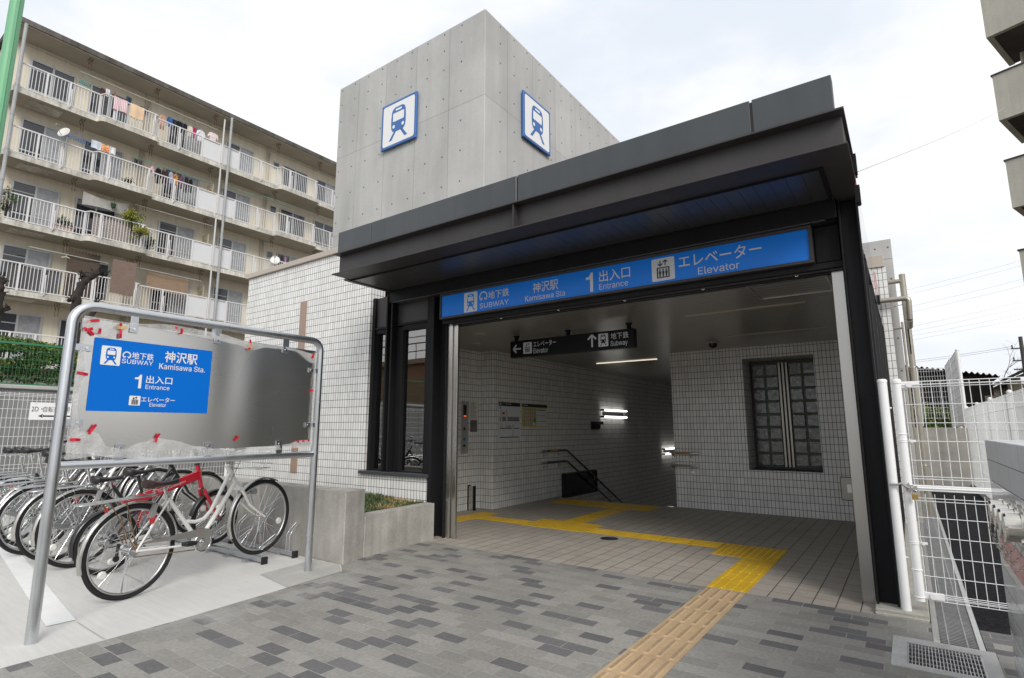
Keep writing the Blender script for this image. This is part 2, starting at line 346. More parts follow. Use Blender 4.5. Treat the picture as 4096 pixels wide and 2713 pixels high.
# ---------------------------------------------------------------- lettering and pictograms
_TX = {}
import os
try: FONT = bpy.data.fonts.load(os.path.join(bpy.utils.system_resource('DATAFILES'), 'fonts', 'Inter.woff2'))
except Exception: FONT = None
def text2d(s, offset=0.0):
    """outline of a line of lettering as a flat mesh, normalised to its own box"""
    key = (s, offset)
    if key in _TX: return _TX[key]
    cu = bpy.data.curves.new('lettering', 'FONT'); cu.body = s
    if FONT and s.isascii(): cu.font = FONT
    cu.size = 1; cu.offset = offset; cu.resolution_u = 3; cu.fill_mode = 'FRONT'
    ob = bpy.data.objects.new('lettering', cu); COL.objects.link(ob)
    dg = bpy.context.evaluated_depsgraph_get(); me = bpy.data.meshes.new_from_object(ob.evaluated_get(dg))
    v = [(p.co.x, p.co.y) for p in me.vertices]; f = [tuple(p.vertices) for p in me.polygons]
    bpy.data.objects.remove(ob); bpy.data.curves.remove(cu); bpy.data.meshes.remove(me)
    xs = [p[0] for p in v]; ys = [p[1] for p in v]; x0, x1, y0, y1 = min(xs), max(xs), min(ys), max(ys)
    r = ([((a-x0)/(x1-x0 or 1), (b-y0)/(y1-y0 or 1)) for a, b in v], f, (x1-x0)/((y1-y0) or 1)); _TX[key] = r; return r
class Face:
    """a sign face: origin, right and up directions, outward normal"""
    def __init__(s, mb, o, r, u, eps=.0018):
        s.mb = mb; s.o = Vector(o); s.r = Vector(r).normalized(); s.u = Vector(u).normalized(); s.n = s.r.cross(s.u); s.eps = eps
    def P(s, x, y, l): return s.o + s.r*x + s.u*y + s.n*(s.eps*l)
    def poly(s, pts, l=1, mi=0): s.mb.add([s.P(x, y, l) for x, y in pts], [tuple(range(len(pts)))], mi)
    def txt(s, t, x0, y0, x1, y1, l=1, mi=0, off=.008):
        if t[0] == 'K' and len(t) > 3:
            w = (x1-x0)*.080; h = y1-y0; k = h*.15; X0 = x0+k/2
            s.line((X0,y0),(X0,y1),k,l,mi); s.poly([(X0,y0+h*.30),(X0,y0+h*.48),(x0+w*.80,y1),(x0+w*1.06,y1)],l,mi); s.poly([(X0+w*.22,y0+h*.50),(X0+w*.40,y0+h*.68),(x0+w*1.12,y0),(x0+w*.84,y0)],l,mi)
            t = t[1:]; x0 = x0+(x1-x0)*.098
        v, f, a = text2d(t, off); s.mb.add([s.P(lerp(x0,x1,a_), lerp(y0,y1,b_), l) for a_, b_ in v], f, mi)
    def one(s, x0, y0, x1, y1, l=1, mi=0):
        X = lambda t: lerp(x0, x1, t); Y = lambda t: lerp(y0, y1, t)
        s.poly([(X(a), Y(c)) for a, c in ((.58,0),(1,0),(1,1),(.70,1),(.62,.90),(.42,.80),(.0,.77),(.0,.65),(.58,.65))], l, mi)
    def txth(s, t, x0, y0, h, l=1, mi=0, off=.008):
        a = text2d(t, off)[2]; s.txt(t, x0, y0, x0+a*h, y0+h, l, mi, off)
    def rect(s, x0, y0, x1, y1, l=1, mi=0): s.poly([(x0,y0),(x1,y0),(x1,y1),(x0,y1)], l, mi)
    def line(s, a, b, w, l=1, mi=0):
        a = Vector(a).to_2d() if len(a) == 3 else Vector(a); b = Vector(b); d = (b-a).normalized(); n = Vector((-d.y, d.x))*w/2
        s.poly([tuple(a-n), tuple(b-n), tuple(b+n), tuple(a+n)], l, mi)
    def rrect(s, x0, y0, x1, y1, r, l=1, mi=0, n=4):
        p = []
        for cx, cy, a in ((x1-r,y0+r,-90),(x1-r,y1-r,0),(x0+r,y1-r,90),(x0+r,y0+r,180)):
            p += [(cx+r*math.cos(R(a+90*i/n)), cy+r*math.sin(R(a+90*i/n))) for i in range(n+1)]
        s.poly(p, l, mi)
    def disc(s, cx, cy, r, l=1, mi=0, n=16, ry=None): s.poly([(cx+r*math.cos(2*math.pi*i/n), cy+(ry or r)*math.sin(2*math.pi*i/n)) for i in range(n)], l, mi)
    def ring(s, cx, cy, r, w, a0, a1, l=1, mi=0, n=24, sx=1):
        for i in range(n):
            a, b = R(lerp(a0,a1,i/n)), R(lerp(a0,a1,(i+1)/n))
            s.poly([(cx+sx*(r-w/2)*math.cos(a), cy+(r-w/2)*math.sin(a)), (cx+sx*(r+w/2)*math.cos(a), cy+(r+w/2)*math.sin(a)), (cx+sx*(r+w/2)*math.cos(b), cy+(r+w/2)*math.sin(b)), (cx+sx*(r-w/2)*math.cos(b), cy+(r-w/2)*math.sin(b))], l, mi)
    def train(s, x0, y0, x1, y1, l=1, mw=0, mb_=1, plate=True):
        X = lambda t: lerp(x0, x1, t); Y = lambda t: lerp(y0, y1, t)
        if plate: s.rrect(x0, y0, x1, y1, (y1-y0)*.06, l, mw); l += 1
        b = [(.37,.275),(.63,.275),(.70,.295),(.75,.36),(.765,.46),(.765,.62),(.75,.79),(.71,.875),(.63,.915),(.37,.915),(.29,.875),(.25,.79),(.235,.62),(.235,.46),(.25,.36),(.30,.295)]
        s.poly([(X(a), Y(c)) for a, c in b], l, mb_)
        s.rrect(X(.30), Y(.545), X(.70), Y(.765), (x1-x0)*.03, l+1, mw); s.rrect(X(.39), Y(.815), X(.61), Y(.865), (x1-x0)*.01, l+1, mw)
        for c in (.335, .665): s.disc(X(c), Y(.415), (x1-x0)*.047, l+1, mw, 14, (y1-y0)*.047)
        s.poly([(X(.335),Y(.28)),(X(.425),Y(.28)),(X(.265),Y(.075)),(X(.165),Y(.075))], l, mb_); s.poly([(X(.575),Y(.28)),(X(.665),Y(.28)),(X(.835),Y(.075)),(X(.735),Y(.075))], l, mb_)
    def lift(s, x0, y0, x1, y1, l=1, mw=0, mk=1, plate=True):
        X = lambda t: lerp(x0, x1, t); Y = lambda t: lerp(y0, y1, t); w = x1-x0
        if plate: s.rrect(x0, y0, x1, y1, w*.07, l, mw); l += 1
        for a in ((.22,.12,.28,.60),(.72,.12,.78,.60),(.28,.545,.72,.60),(.28,.12,.72,.17)): s.rect(X(a[0]),Y(a[1]),X(a[2]),Y(a[3]),l,mk)
        for c in (.36,.50,.64):
            s.disc(X(c), Y(.475), w*.042, l, mk, 10); s.rect(X(c-.052), Y(.30), X(c+.052), Y(.425), l, mk); s.rect(X(c-.034), Y(.18), X(c+.034), Y(.30), l, mk)
        for c, d in ((.38,-1),(.60,1)):
            t = .90 if d > 0 else .66; o = .66 if d > 0 else .90
            s.line((X(c),Y(o)),(X(c),Y(t)),w*.05,l,mk)
            for q in (-1,1): s.line((X(c+q*.10),Y(t-d*.10)),(X(c),Y(t)),w*.05,l,mk)
    def emblem(s, cx, cy, r, l=1, mi=0, w=None, sx=1):
        w = w or r*.26
        s.ring(cx, cy, r-w/2, w, -52, 232, l, mi, 26, sx)
        for q in (-1, 1): s.line((cx+q*sx*r*.54, cy-r*.68), (cx+q*sx*r*.24, cy-r*.30), w, l, mi)
    def arrow(s, tip, d, ln, w, hw, l=1, mi=0):
        t = Vector(tip); d = Vector(d).normalized(); n = Vector((-d.y, d.x))
        s.line(t - d*ln, t - d*w*.7, w, l, mi)
        for q in (-1,1): s.line(t - d*hw + n*q*hw, t, w, l, mi)
# ---------------------------------------------------------------- setting: ground sheets
m_earth = M('dry_earth', (.16,.14,.11), .95, var=.25, vs=.8, fine=.2, fs=20, spec=.2)
m_pitshade = M('pit_shade_black', (.03,.03,.03), .9)  # near-black bottom colour stands in for the shade down inside the drains
b = MB()
for x0, x1, y0, y1 in ((-400,-5.4,-300,500),(-2.9,400,-300,500),(-5.4,-2.9,-300,8.76),(-5.4,-2.9,18.2,500)): b.add([(x0,y0,-.30),(x1,y0,-.30),(x1,y1,-.30),(x0,y1,-.30)], [(0,1,2,3)])
b.build('ground', m_earth, kind='structure')
b = MB()
E0 = [(-3.86,-9),(-3.92,.9),(-3.95,1.8),(-4.10,3.22),(-4.30,3.36)]
b.prism([(*p,-.12) for p in E0] + [(-.193,3.36,-.12),(-.193,-9,-.12)], (0,0,.12))
b.box(-4.46,-.193,3.36,4.575,-.12,0); b.box(-.193,.272,-9,3.675,-.12,0); b.box(-.193,0.0,4.185,4.575,-.12,0); b.box(.272,6,-9,4.60,-.12,0); b.box(.238,.272,4.185,4.60,-.12,0)
b.build('pavement', m_pav, kind='structure')
b = MB(); b.prism([(-4.30,3.36,-.12),(-4.10,3.22,-.12),(-3.95,1.8,-.12),(-3.92,.9,-.12),(-3.86,-9,-.12),(-14,-9,-.12),(-14,5.0,-.12),(-8.62,5.0,-.12),(-8.62,3.36,-.12)], (0,0,.12))
b.build('parking_pavement', m_slab, kind='structure')
b = MB()
for y, x0, x1 in ((1.445,-4.484,-8.2),):
    b.add([(-4.48,1.445,.004),(-4.484,1.295,.004),(-8.9,1.42+.47,.004),(-8.9,1.57+.46,.004)], [(0,3,2,1)])
b.build('road_marking', m_white_line, kind='structure')
m_slabgap = M('weathered_slab_edge', (.40,.39,.365), .85, var=.1, vs=6, spec=.2)
b = MB(); b.add([(-4.58,2.75,.003),(-4.03,2.66,.003),(-4.10,3.215,.003),(-4.30,3.345,.003),(-4.66,3.34,.003)], [(0,1,2,3,4)])
b.add([(-4.43,1.44,.003),(-4.43,1.434,.003),(-3.95,1.424,.003),(-3.95,1.43,.003)], [(0,1,2,3)]); b.add([(-4.9,2.06,.003),(-4.9,2.052,.003),(-9,2.30,.003),(-9,2.308,.003)],[(0,3,2,1)])
b.build('parking_pavement_patch', m_slabgap, kind='structure')
b = MB(); b.box(-5.56,-.30,4.575,8.76,-.12,.0); b.build('floor', m_ftile, kind='structure')
b = MB(); b.prism([(-.30,4.58,-.12),(-.30,4.58,.012),(-.005,4.555,.03),(-.005,4.555,-.12)], (0,0,0.0)) if 0 else None
b.box(-.298,-.004,4.605,14,-.12,.035); b.box(-.298,-.01,4.576,4.606,-.12,.016)
b.build('concrete_pad', M('rough_concrete_pad', (.36,.35,.31), .85, var=.15, vs=6, fine=.1, fs=60, bump=.003, bs=40, spec=.2), kind='structure', bevel=.006)
b = MB(); b.box(.232,1.0,4.60,15,-.12,-.006); b.build('road', m_asph, kind='structure')
b = MB(); b.box(1.0,30,4.60,120,-.12,-.01); b.box(.0,1.0,15.4,120,-.12,-.02); b.box(-.004,.236,4.186,15,-.28,-.24); b.build('side_ground', m_earth, kind='structure')
b = MB(); b.prism([(-11.45,-30,0),(-11.45,60,0),(-11.45,60,1.84),(-11.45,-30,1.84)], (-.01,0,0)) if 0 else None
b.add([(-11.5,-40,1.84),(-13.0,-40,1.95),(-20,-40,2.5),(-29,-40,3.0),(-60,-40,3.0),(-11.5,60,1.84),(-13.0,60,1.95),(-20,60,2.5),(-29,60,3.0),(-60,60,3.0)], [(i,i+5,i+6,i+1) for i in range(4)])
b.build('terrain', m_earth, kind='structure')

# ---------------------------------------------------------------- station entrance building
en = thing('subway_entrance', (-3, 4.7, 0), 'subway entrance building with dark steel canopy over a wide opening and white tiled walls', 'station entrance')
b = MB(); b.box(-8.83,-5.70,4.74,4.98,0,3.70); b.box(-8.83,-8.6,4.98,7.4,0,3.70); b.box(-5.70,-4.565,4.74,4.98,0,.655); b.build('outer_wall', m_tile, en)
b = MB(); b.box(-8.86,-5.55,4.70,5.05,3.701,3.785); b.box(-8.86,-8.58,5.05,7.4,3.701,3.785); b.build('coping', m_beige, en, bevel=.006)
b = MB(); b.box(-7.29,-7.135,4.728,4.741,.60,3.10); b.build('joint_cover', M('brown_joint_cover', (.33,.235,.185), .5, var=.05), en)
b = MB(); b.box(-5.765,-4.55,4.695,5.0,.657,.694); b.build('window_sill', m_blackstone, en, bevel=.004)
# black steel posts, jambs and panels beside the opening
b = MB()
for x0, x1, y0, y1, z0, z1 in ((-5.699,-5.645,4.775,4.90,.695,2.94),(-5.385,-5.36,4.76,4.88,.695,2.94),(-5.36,-5.335,4.715,4.90,.695,2.94),(-5.27,-5.243,4.715,4.90,.695,2.94),(-5.243,-5.13,4.80,4.90,.695,2.5),
    (-4.72,-4.665,4.79,4.90,.695,2.5),(-5.645,-5.385,4.785,4.88,2.505,2.535),(-5.243,-4.665,4.785,4.88,2.515,2.545),(-5.46,-5.385,4.80,4.88,.695,2.505),(-5.645,-5.46,4.80,4.88,2.45,2.505),(-5.13,-4.72,4.80,4.88,2.452,2.515),(-5.645,-5.46,4.80,4.88,.695,.712),(-5.13,-4.72,4.80,4.88,.695,.712)):
    b.box(x0,x1,y0,y1,z0,z1)
b.build('window_frame', m_dark, en, bevel=.003)
b = MB(); b.box(-5.335,-5.27,4.84,4.90,.695,2.94); b.build('window_mullion', m_black, en)
for x0, x1, z0, z1 in ((-5.645,-5.385,2.535,2.94),(-5.243,-4.665,2.545,2.94)):
    b = MB(); b.box(x0,x1,4.81,4.87,z0,z1); b.build('spandrel_panel', m_dark2, en)
for x0, x1 in ((-5.645,-5.46),(-5.13,-4.72)):
    b = MB(); b.box(x0,x1,4.852,4.858,.712,2.452); b.build('window_glass', m_glass, en)
b = MB(); b.box(-4.664,-4.576,4.755,4.90,.0,2.95); b.box(-4.576,-4.525,4.725,4.90,0,2.95); b.box(-4.525,-4.40,4.86,4.91,0,2.95); b.box(-4.40,-4.385,4.80,4.91,0,2.46)
b.build('post', m_dark, en, bevel=.003)
b = MB(); b.box(-4.384,-4.310,4.825,4.87,0,2.47); b.box(-4.29,-4.235,4.835,4.87,0,2.455); b.box(-4.31,-4.29,4.855,4.87,0,2.455); b.build('shutter_rail', m_stain, en, bevel=.002)
b = MB(); b.box(-.381,-.300,4.832,4.97,0,2.44); b.build('shutter_rail', steel('brushed_jamb_steel', (.44,.425,.40), .30, (40,40,.12), .03), en, bevel=.002)
b = MB(); b.box(-.290,-.276,4.70,4.84,.035,2.95); b.box(-.172,-.158,4.70,4.84,.035,2.95); b.box(-.276,-.172,4.765,4.779,.035,2.95); b.box(-.296,-.290,4.80,4.98,0,2.47)
b.build('post', m_dark, en, bevel=.002)
# canopy
ca = MB(); ca.box(-5.22,-.143,3.757,4.02,2.955,2.967); ca.box(-.31,-.143,4.02,4.95,2.955,2.967); ca.box(-5.285,-5.22,3.98,4.66,2.945,2.967)
ca.box(-5.21,-.145,3.757,4.95,3.190,3.204); ca.box(-5.205,-.165,3.845,3.857,2.967,3.19); ca.box(-.175,-.165,3.857,4.9,2.967,3.19); ca.box(-5.205,-5.195,3.857,4.9,2.967,3.19)
canopy = ca.build('canopy_beam', m_dark2, en, bevel=.002)
b = MB()
for x in (-2.68,-1.6,-.72,-4.6):
    if x == -2.68: b.box(x-.006,x+.006,3.77,3.845,2.968,3.189)
b.build('stiffener_plate', m_dark2, en)
for x0, x1 in ((-5.19,-4.625),(-4.615,-2.665),(-2.652,-.693),(-.677,-.198)):
    b = MB(); b.box(x0,x1,3.80,3.90,3.205,3.466); b.build('parapet_panel', m_par, en, bevel=.004)
b = MB(); b.box(-5.18,-.205,3.815,3.88,3.205,3.455); b.build('parapet_backing', m_dark2, en)
b = MB()
n = 46; x0 = -5.215; x1 = -.335; w = (x1-x0)/n
for i in range(n): b.box(x0+i*w+.0012, x0+(i+1)*w-.0012, 4.035, 4.645, 2.953, 2.965)
b.build('soffit', m_soffit, en)
b = MB(); b.box(-5.22,-.31,4.02,4.034,2.940,2.967); b.box(-.334,-.31,4.034,4.66,2.940,2.967); b.box(-5.22,-.334,4.646,4.662,2.941,2.967); b.box(-5.2,-.32,4.03,4.65,2.969,2.98); b.build('soffit_frame', m_dark, en)
b = MB()
for i in range(0, n, 1): b.cyl((x0+(i+1)*w, 4.638, 2.951),(x0+(i+1)*w,4.638,2.945), .006, 6)
b.build('soffit_screw', m_black, en)
b = MB(); b.box(-5.25,-.298,4.662,4.80,2.806,2.954); b.build('header_beam', m_dark, en, bevel=.003)
b = MB()
for i in range(46): b.box(-5.2+i*.105, -5.2+i*.105+.102, 4.67, 4.79, 2.800, 2.805)
b.build('header_soffit', m_soffit, en)
b = MB(); b.box(-4.384,-.296,4.80,4.97,2.492,2.955); b.box(-4.42,-.285,4.76,4.99,2.442,2.492); b.box(-.47,-.30,4.78,4.80,2.50,2.79); b.build('shutter_housing', m_dark, en, bevel=.003)
b = MB(); b.box(-4.23,-.30,4.79,4.81,2.430,2.441); b.box(-4.23,-.30,4.87,4.89,2.430,2.441); b.build('shutter_slot_trim', m_dark2, en)
b = MB()
for x in (-4.31,-3.572,-2.835,-2.102,-1.36,-.62): b = MB(); b.torus((x,4.80,2.434),(0,1,0),.012,.004,12,6); b.cyl((x,4.80,2.442),(x,4.80,2.436),.010,8); b.build('shutter_hook', m_chrome, en)
b = MB(); b.box(-.46,-.31,4.70,4.76,2.795,2.80); b.box(-.455,-.315,4.72,4.75,2.79,2.796); b.build('sign_lamp', m_dark, en)
# roofs
b = MB(); b.box(-5.28,-.17,4.96,16.5,2.55,2.95); b.build('roof_slab', m_dark, en)
b = MB(); b.box(-8.6,-5.30,5.0,7.25,3.45,3.6); b.build('roof_deck', m_earth, en)
# right glazed side
b = MB(); b.box(-.185,-.150,4.845,8.77,2.50,2.535); b.box(-.185,-.150,4.845,8.77,.035,.10)
for y in (4.86,5.75,6.65,7.55,8.40,8.73): b.box(-.19,-.145,y,y+.04,.10,2.50)
b.build('side_screen_frame', m_black, en)
b = MB(); b.box(-.170,-.164,4.90,8.73,.10,2.50); b.build('side_screen_glass', m_glass, en)
b = MB(); b.box(-.166,-.156,4.72,8.74,2.545,3.07); b.build('roof_edge_glass', m_clear, en)
for q6 in ((-.156,-.128,4.40,4.47,3.02,3.16),(-.156,-.126,4.42,4.49,2.80,2.93),(-.155,-.13,7.3,7.36,2.60,2.70)): b = MB(); b.box(*q6); b.build('glass_clamp', m_dark, en)
b = MB(); b.box(-.150,-.143,4.43,4.455,2.93,3.02); b.box(-.152,-.147,7.31,7.35,2.70,2.98); b.build('glass_tape', m_red, en)

# interior
b = MB(); b.box(-5.75,-5.54,4.99,6.868,-.1,2.55); b.box(-5.75,-5.262,6.868,18.0,-4.5,2.55); b.build('inner_wall', m_tile, en)
WX0, WX1, WZ0, WZ1 = -1.97, -1.012, .618, 2.26
b = MB(); b.box(-3.075,WX0,8.773,9.40,-.5,2.55); b.box(WX1,-.052,8.773,9.18,-.1,2.55); b.box(WX1,-.30,9.18,9.40,-.1,2.55); b.box(WX0,WX1,8.773,9.40,-.1,WZ0); b.box(WX0,WX1,8.773,9.40,WZ1,2.55)
b.box(-3.075,-2.85,9.40,18.0,-4.5,2.55); b.box(-.226,-.052,8.773,9.10,2.55,3.38); b.build('inner_wall', m_tile, en)
b = MB(); b.box(-.24,-.068,8.75,9.12,3.381,3.55); b.build('end_coping', m_beige, en, bevel=.004)
b = MB(); b.box(-5.54,-5.262,4.97,6.868,2.437,2.545); b.box(-5.262,-.19,4.99,8.773,2.437,2.545); b.box(-5.262,-3.075,8.773,18,2.437,2.545); b.build('ceiling', m_ceil, en)
b = MB(); b.box(-5.5,-2.8,18.0,18.2,-4.5,2.55); b.build('stair_end_wall', m_tile, en)
b = MB()
for i in range(26): b.box(-5.262,-3.075,8.761+.30*i,8.761+.30*(i+1)+.25,-4.4,-.155*(i+1))
b.build('stairs', m_ftile, en)
# stainless trims, ceiling strips
b = MB(); b.box(-1.04,-.42,4.945,4.965,2.429,2.438); b.box(-1.04,-.42,5.535,5.553,2.429,2.438); b.box(-1.04,-1.02,4.965,5.535,2.429,2.438); b.box(-.44,-.42,4.965,5.535,2.429,2.438); b.build('ceiling_hatch', m_alu, en)
for k, (x0, x1, y) in enumerate(((-1.88,-.70,5.91),(-1.895,-.71,7.56))):
    b = MB(); b.box(x0,x1,y-.022,y+.022,2.426,2.439); b.build('ceiling_strip_light', M('unlit_strip_diffuser_%d' % k, (.38,.34,.28), .35), en); 
b = MB(); b.box(-4.70,-3.52,9.33,9.37,2.424,2.439); b.build('ceiling_strip_light', m_dim, en)
b = MB()
m_spk = M('off_white_speaker_disc', (.45,.44,.42), .5)
for x, y in ((-5.017,6.12),(-2.67,7.17),(-4.45,5.5)): b = MB(); b.lathe([(.06,0),(.075,.006),(.075,.009)], (x,y,2.429), (0,0,1), 20); b.build('ceiling_speaker', m_spk, en)
# glass block window
GYB = 9.25
m_mull = steel('bronze_mullion_steel', (.27,.25,.22), .3)
b = MB(); b.box(-1.97,-1.012,GYB+.03,GYB+.06,.612,2.262); b.build('block_window_back', m_black, en)
b = MB(); b.box(-1.968,-1.014,GYB-.012,GYB+.03,2.215,2.258); b.box(-1.968,-1.014,GYB-.012,GYB+.03,.620,.650); b.box(-1.968,-1.948,GYB-.012,GYB+.03,.65,2.215); b.build('block_window_frame', m_dark2, en)
for x in (-1.553,-1.503,-1.453): b = MB(); b.box(x,x+.026,GYB-.04,GYB+.02,.65,2.215); b.build('block_window_mullion', m_mull, en)
b = MB(); b.box(-1.968,-1.014,8.80,9.235,.6185,.6215); b.build('inner_sill', m_dark2, en)
m_block = NT('cast_glass_block'); g = m_block; g.set(g.b.inputs['Base Color'], g.scale((.145,.158,.138), g.mapr(g.noise(9, 3, .6, dist=1.5), .3, .7, .5, 1.7))); g.b.inputs['Roughness'].default_value = .12; g.b.inputs['Specular IOR Level'].default_value = .7
g.bump(g.noise(16, 2, .5, dist=1), .5, .01); m_block = g.m
for x0, x1 in ((-1.945,-1.557),(-1.424,-1.016)):
    b = MB(); w = .194
    for i in range(2):
        for j in range(8):
            xa = x0 + i*w + .006; za = .652 + j*.1955
            b.box(xa, min(xa+w-.012, x1), GYB-.004, GYB+.03, za+.006, za+.1895)
    b.build('glass_blocks', m_block, en, bevel=.016, seg=2)
    b = MB(); b.box(x0,x1,GYB+.010,GYB+.028,.65,2.215); b.build('block_joints', M('grey_block_mortar', (.15,.165,.145), .8), en)
# concrete wall behind the tiled end
cw = thing('concrete_wall', (-.1,9.3,0), 'bare concrete wall end with tie holes rising behind the tiled corner and pipes', 'wall')
b = MB(); b.box(-.28,.037,9.2,9.5,0,3.88); b.box(-.2,.037,9.5,14.9,0,3.88); b.build('wall_face', m_conc, cw, bevel=.004)
b = MB()
for z in (3.76,3.3,2.9,2.45,2.0,1.55,1.1): b.cyl((-.005,9.201,z),(-.005,9.198,z),.012,10)
b.cyl((-.16,9.201,3.76),(-.16,9.198,3.76),.012,10); b.build('tie_holes', m_hole, cw)
# pipes beside it
pp = thing('drain_pipes', (.1,9,0), 'stainless rain pipes with elbows running down beside the tiled wall end', 'pipe')
b = MB(); b.tube([(.116,9.02,3.30),(.116,9.02,2.2)], .036, 14); b.tube([(.118,9.02,2.60),(.118,9.02,.12)], .036, 14); b.torus((.116,9.02,3.29),(0,0,1),.034,.004,16,6); b.build('down_pipe', m_bronzepipe, pp)
b = MB(); b.tube([(-.05,9.02,3.21),(.10,9.02,3.21)], .030, 12); b.build('stub_pipe', m_bronzepipe, pp)
b = MB(); b.tube([(-.21,8.70,2.90),(.120,8.70,2.90),(.145,8.70,2.885),(.150,8.70,2.86),(.142,8.72,2.62)], .034, 14); b.tube([(.142,8.72,2.62),(.136,8.9,2.55)], .034, 14); b.build('overflow_pipe', m_bronzepipe, pp)
b = MB(); b.tube([(-.05,9.0,2.56),(.052,9.0,2.56)], .018, 10); b.tube([(.058,9.0,2.64),(.054,9.0,.1)], .014, 10); b.build('vent_pipe', m_bronzepipe, pp)
b = MB()
for z in (2.02,.75): b.torus((.118,9.02,z),(0,0,1),.039,.006,16,6); b.tube([(.08,9.02,z),(-.05,9.1,z)],.006,6)
b.tube([(.08,9.02,2.88),(-.05,9.1,2.88)],.006,6); b.build('pipe_clamp', m_alu, pp)

# ---------------------------------------------------------------- concrete tower
tw = thing('concrete_tower', (-7.9,9,0), 'tall fair-faced concrete tower with tie holes rising behind the dark canopy', 'tower')
b = MB(); b.box(-10.14,-5.80,7.26,13.30,0,9.09); b.build('tower_wall', m_conc, tw, bevel=.012)
b = MB()
ZS = (9.005,8.64,8.22,7.60,6.99,6.375,5.765,5.15,4.55)
for i in range(9):
    x = -6.38-.4575*i
    for z in ZS: b.lathe([(.0165,0),(.0165,.004)], (x,7.2612,z), (0,-1,0), 10)
for i in range(13):
    y = 7.735+.4665*i
    if y > 13.2: break
    for z in ZS: b.lathe([(.0165,0),(.0165,.004)], (-5.8012,y,z), (1,0,0), 10)
b.build('tie_holes', m_hole, tw)
def train_sign(name, o, r, label):
    t = thing(name, o, label, 'sign', 'train pictogram signs on the tower')
    b = MB(); F = Face(b, o, r, (0,0,1)); n = F.n
    b.obox(Vector(o)+n*.0 + Vector((0,0,0)), (Vector(r),(0,0,1),n), (.515,.505,.022)); b.build('panel', m_signblue, t, bevel=.003)
    b = MB(); F = Face(b, Vector(o)+n*.022, r, (0,0,1)); F.rrect(-.465,-.455,.465,.455,.05,1,0); F.train(-.41,-.43,.41,.43,2,0,1,False); b.build('pictogram', [m_signwhite, m_signblue], t)
    b = MB()
    for q in (-.3,.3): b = MB(); b.obox(Vector(o)-n*.032+Vector((0,0,q)), (Vector(r),(0,0,1),n), (.3,.03,.012)); b.build('mounting_rail', m_black, t)
train_sign('train_sign', (-8.02,7.21,7.494), (1,0,0), 'square blue and white train sign on the left face of the concrete tower')
train_sign('train_sign', (-5.75,8.94,7.503), (0,1,0), 'square blue and white train sign on the narrow-looking right face of the tower')

# ---------------------------------------------------------------- fascia sign over the opening
fs = thing('station_sign', (-2.45,4.72,2.49), 'long blue illuminated-style subway entrance sign across the top of the opening', 'sign')
b = MB(); b.box(-4.413,-.478,4.70,4.80,2.493,2.517); b.box(-4.413,-.478,4.70,4.80,2.772,2.797); b.box(-4.413,-4.392,4.70,4.80,2.517,2.772); b.box(-.503,-.478,4.70,4.80,2.517,2.772); b.build('sign_frame', m_dark2, fs, bevel=.002)
b = MB(); b.box(-4.392,-.503,4.715,4.79,2.517,2.772); b.build('sign_face', m_fblue, fs)
b = MB(); k = 1.0217; F = Face(b, (0,4.713,0), (1,0,0), (0,0,1), .0012)
def q(x, z): return x*k, 1.22+(z-1.22)*k
def ft(t, x0, z0, x1, z1, off=.006): a = q(x0,z0); c = q(x1,z1); F.txt(t, a[0], a[1], c[0], c[1], 1, 0, off)
a = q(-3.955,2.503); c = q(-3.763,2.726); F.train(a[0],a[1],c[0],c[1],1,0,1)
F.emblem(*q(-3.678,2.655), .058, 1, 0, .014)
ft('地下鉄',-3.612,2.612,-3.33,2.702); ft('SUBWAY',-3.73,2.522,-3.333,2.578,.0); ft('神沢駅',-3.026,2.595,-2.724,2.703,.004); ft('Kamisawa Sta',-3.123,2.518,-2.646,2.576,0)
a = q(-2.412,2.512); c = q(-2.336,2.702); F.one(a[0],a[1],c[0],c[1]); ft('出入口',-2.27,2.592,-1.955,2.703,.006); ft('Entrance',-2.272,2.518,-1.979,2.574,0)
a = q(-1.748,2.511); c = q(-1.54,2.717); F.lift(a[0],a[1],c[0],c[1],1,0,2)
ft('エレベーター',-1.503,2.598,-.829,2.708,.006); ft('Elevator',-1.34,2.512,-1.004,2.574,0)
b.build('lettering', [m_fwhite, m_fblue, m_signblack], fs)

# ---------------------------------------------------------------- hanging direction sign
hs = thing('direction_sign', (-3.36,5.9,2.437), 'black hanging sign with white arrows to elevator and subway under the ceiling', 'sign')
b = MB(); b.box(-4.243,-2.486,5.905,5.995,2.147,2.367); b.build('sign_box', m_hang, hs, bevel=.004)
b = MB()
for x in (-4.17,-3.38,-2.56): b = MB(); b.cyl((x,5.95,2.367),(x,5.95,2.437),.026,12); b.cyl((x,5.95,2.425),(x,5.95,2.437),.04,12); b.build('hanger', m_dark, hs)
b = MB(); F = Face(b, (0,5.903,0), (1,0,0), (0,0,1), .0012)
F.arrow((-4.19,2.258),(-1,0),.125,.022,.052); F.lift(-4.03,2.183,-3.895,2.333,1,0,1); F.txt('エレベーター',-3.87,2.262,-3.53,2.335,1,0,.004); F.txt('Elevator',-3.87,2.178,-3.65,2.242,1,0,0)
F.arrow((-3.022,2.338),(0,1),.15,.022,.056); F.train(-2.938,2.183,-2.808,2.34,1,0,1); F.txt('地下鉄',-2.775,2.258,-2.55,2.335,1,0,.004); F.txt('Subway',-2.778,2.165,-2.565,2.24,1,0,0)
b.build('lettering', [m_fwhite, m_hang], hs)

